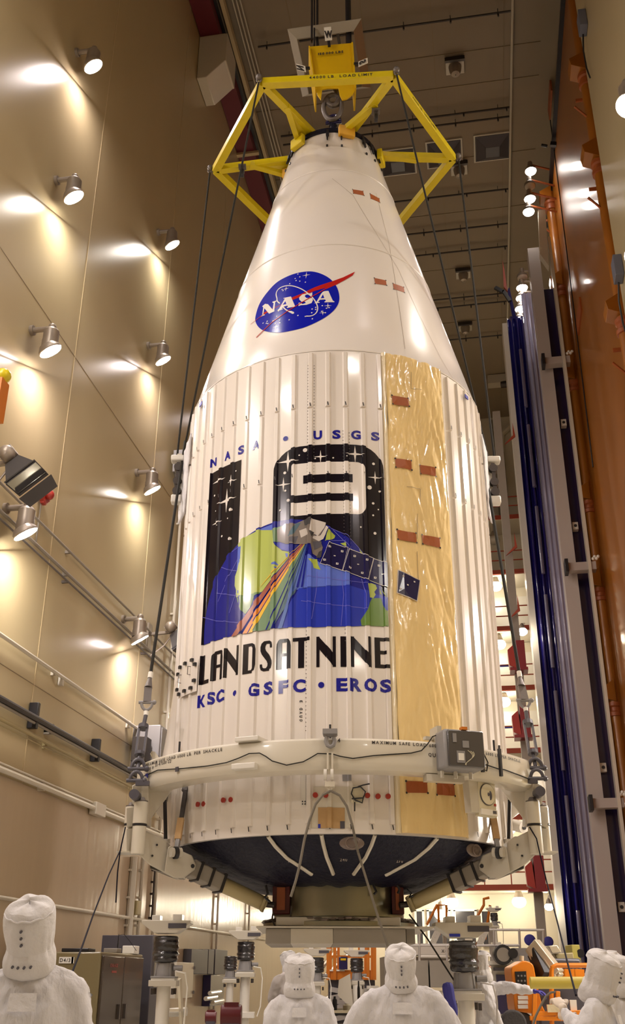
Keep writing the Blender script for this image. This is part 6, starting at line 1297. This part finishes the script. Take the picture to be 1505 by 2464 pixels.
def person(u, v_top, y, H, rz, lab, armL, armR, hoodkw={}, glove='glove', build=1., suit='suit', lean=0, snaps=True, voff=0):
    p = atY(u, v_top, y); e = empty('person', (p.x, p.y, 0), A+rz, lab, 'person', None); k = H/1.78; zs = p.z-H   # H = crown height
    if abs(zs) > .0: k = p.z/(1.50+.305*hoodkw.get('h', 1.)*math.cos(hoodkw.get('tilt', .15)))
    V = lambda x, y_, z: Vector((x*k*build, y_*k, z*k)); SH_ = 1.43
    m = MB()
    m.sph(V(0, .0, .95), (.185*k*build, .15*k, .17*k)); m.sph(V(0, .01, 1.10), (.185*k*build, .145*k, .2*k)); m.sph(V(0, -.005, 1.27), (.205*k*build, .15*k, .2*k)); m.sph(V(0, -.02, 1.38), (.17*k*build, .12*k, .12*k))
    limb(m, [V(-.16, -.01, SH_-.02), V(0, -.015, SH_+.035), V(.16, -.01, SH_-.02)], [.082*k, .085*k, .082*k]); limb(m, [V(0, -.01, 1.44), V(0, .0, 1.53)], [.085*k, .075*k])
    for s, arm_ in ((-1, armL), (1, armR)):
        sh = V(.195*s, 0, SH_-.035); el = V(*arm_[0]); wr = V(*arm_[1]); mid = (sh+el)/2; m2 = (el+wr)/2
        limb(m, [sh, mid, el, m2, wr], [.085*k, .078*k, .068*k, .062*k, .045*k])
        hip = V(.09*s, 0, .92); kn = V(.11*s, .02, .5); an = V(.115*s, -.01, .09)
        limb(m, [hip, (hip+kn)/2, kn, (kn+an)/2, an], [.125*k, .11*k, .09*k, .085*k, .075*k])
        m.sph(V(.12*s, .06, .055), (.055*k, .14*k, .055*k))
    body = remesh(m, 'coverall', suit, e, .016, 5)
    # folds pressed into the cloth
    for vtx in body.data.vertices:
        c = vtx.co; f = .012-abs(noise.noise(Vector((c.x*7+u+c.z*2.5, c.y*7, c.z*2.4))))*.048-abs(noise.noise(Vector((c.x*16-c.z*6, c.y*16+u, c.z*5))))*.022; vtx.co = c+vtx.normal*f
    bm = bmesh.new(); bm.from_mesh(body.data); bmesh.ops.smooth_vert(bm, verts=bm.verts, factor=.5, use_axis_x=True, use_axis_y=True, use_axis_z=True); bm.to_mesh(body.data); bm.free()
    for s, arm_ in ((-1, armL), (1, armR)):
        el = V(*arm_[0]); wr = V(*arm_[1]); d = (wr-el).normalized(); hand(e, wr+d*.035, d, -s, glove, arm_[2] if len(arm_) > 2 else .5, Vector(arm_[3]) if len(arm_) > 3 else Vector((s*.2, -.9, .3)))
    # head inside the hood, with face
    tilt = hoodkw.get('tilt', .15); turn = hoodkw.get('turn', 0); hb_ = V(0, -.005, 1.50); Mh = Matrix.Rotation(turn, 3, 'Z')@Matrix.Rotation(tilt, 3, 'X')
    m = MB(); T = lambda x, y_, z: hb_+Mh@(Vector((x, y_, z))*k)
    m.sph(T(0, .0, .15), (.072*k, .09*k, .105*k), M=Mh); m.sph(T(0, .02, .07), (.05*k, .06*k, .06*k), M=Mh); m.sph(T(0, .098, .125), (.013*k, .02*k, .022*k), M=Mh); limb(m, [T(0, 0, .0), T(0, .0, .08)], [.05*k, .05*k])
    head = remesh(m, 'head', 'skin', e, .01, 3); m = MB()
    for s in (-1, 1): m.sph(T(.03*s, .083, .15), .010*k, 8, 6)
    m.build('eye', 'white_tag', head); m = MB(); m.sph(T(0, .085, .085), (.06*k, .03*k, .045*k), M=Mh); m.build('face_mask', 'white_tag', e)
    # hood: gathered crown, band, flared neck cape; open in front
    hw = hoodkw.get('w', 1.); hh = hoodkw.get('h', 1.); prof_ = [(.085,-.035),(.125,-.02),(.132,.03),(.130,.07),(.110,.10),(.121,.13),(.127,.19),(.128,.235),(.122,.262),(.108,.285),(.07,.303),(.0,.308)]
    m = MB(); n = 48; g = []
    for j, (r, z) in enumerate(prof_):
        row = []
        for i in range(n):
            a = 2*PI*i/n; fold = (1+.09*noise.noise(Vector((math.cos(a)*2.6+u, math.sin(a)*2.6, z*8)))+(.035*math.sin(a*17+z*9+u) if 2 < j < 6 else .012*math.sin(a*9+u+z*20))) if j < 9 else 1; fx = r*.92*hw*fold; fy = r*1.05*fold
            front = max(0, math.sin(a))**3; yy = fy*math.sin(a)*(1-.12*front*(1 if .05 < z < .22 else 0))
            row.append(m._v(T(fx*math.cos(a), yy-.01, z*hh+.006*math.sin(a*5+u)*(j > 6)+(-.02*math.sin(a) if j < 3 else .012*math.sin(a)*(j > 6)))))
        g.append(row)
    for a_, b_ in zip(g, g[1:]):
        for i in range(n):
            j0 = g.index(a_); ang_ = 2*PI*(i+.5)/n
            if 3 < j0 < 7 and abs(ang_-PI/2) < .62: continue
            m._f([a_[i], a_[(i+1)%n], b_[(i+1)%n], b_[i]])
    hd = m.build('hood', 'hood', e, sub=1)
    m = MB(); m.tube([T(.121*.92*hw*math.cos(2*PI*i/36), .121*1.05*math.sin(2*PI*i/36)-.01, .262*hh+.004*math.sin(i*1.9)+.012*math.sin(2*PI*i/36)) for i in range(36)], .0045*k, 6, closed=True); m.build('crown_seam', 'hood', hd)
    if snaps:
        m = MB()
        for z in (.215, .185, .155): p2 = T(.0, -.140, z*hh); m.cyl(p2, p2+Mh@Vector((0, -.014, 0)), .0065*k, n=10)
        for x in (-.045, -.015, .015, .045): p2 = T(x, -math.sqrt(max(.143**2-x*x*1.2, 0)), .06*hh); m.cyl(p2, p2+Mh@Vector((0, -.014, 0)), .0065*k, n=10)
        m.build('snap', 'slate', hd)
    m = MB(); 
    for i in range(4): z = 1.385-.03*i
    q0 = [V(-.055, -.158, 1.39), V(.055, -.158, 1.39), V(.058, -.172, 1.31), V(-.058, -.172, 1.31)]; m.prism(q0, (0, -.004, 0)); m.build('name_patch', 'hood', e)
    return e
down = lambda s: ((.27*s, -.02, 1.13), (.27*s, .08, .88), .35)
person(92, 2170, 5.6, 1.85, .12, 'person in white clean-room suit seen from behind, nearest, at the lower left corner', down(-1), down(1), dict(tilt=.42, turn=-.15, w=1.08, h=1.12), build=1.15)
person(722, 2298, 9.4, 1.66, 0, 'person in white hood and suit from behind, middle left, below the adapter', down(-1), down(1), dict(tilt=.16, h=1.12, w=1.26), build=1.17)
person(963, 2280, 8.2, 1.69, -.05, 'broad person in white suit from behind, looking up, middle right below the adapter', ((-.33, .0, 1.15), (-.36, .1, .93), .35), ((.33, .0, 1.15), (.38, .12, .95), .35), dict(tilt=.42, h=1.0, w=1.06), build=1.32)
person(1420, 2293, 7.4, 1.66, 1.15, 'person in white suit at the lower right, turned left and holding a dark line', ((-.25, .03, 1.24), (-.08, .2, 1.41), .7, (0, .2, 1)), ((.25, .05, 1.14), (.08, .17, 1.32), 1.1, (0, .2, 1)), dict(tilt=.35, turn=-.15, w=1.05, h=1.05), build=1.2)
person(1464, 2294, 8.3, 1.68, .9, 'person in white suit behind the lower right person, mostly hidden at the frame edge', down(-1), down(1), dict(tilt=.2), snaps=False)
person(1160, 2290, 13.2, 1.60, -PI/2-.2, 'person in white suit with blue gloves behind the right jack, reaching to the yellow pipe', ((-.02, .34, 1.40), (.03, .57, 1.37), .7, (0, 0, 1)), ((.24, .1, 1.15), (.2, .2, .92), .5), dict(tilt=.05), glove='blue_glove', snaps=False)
person(700, 2291, 16.5, 1.70, .5, 'distant stooping person in a grey suit behind the middle left person', ((-.25, .1, 1.15), (-.12, .26, .95), .5), ((.25, .1, 1.13), (.1, .26, .93), .5), dict(tilt=-.45), glove='blue_glove', suit='suit_gray', snaps=False)
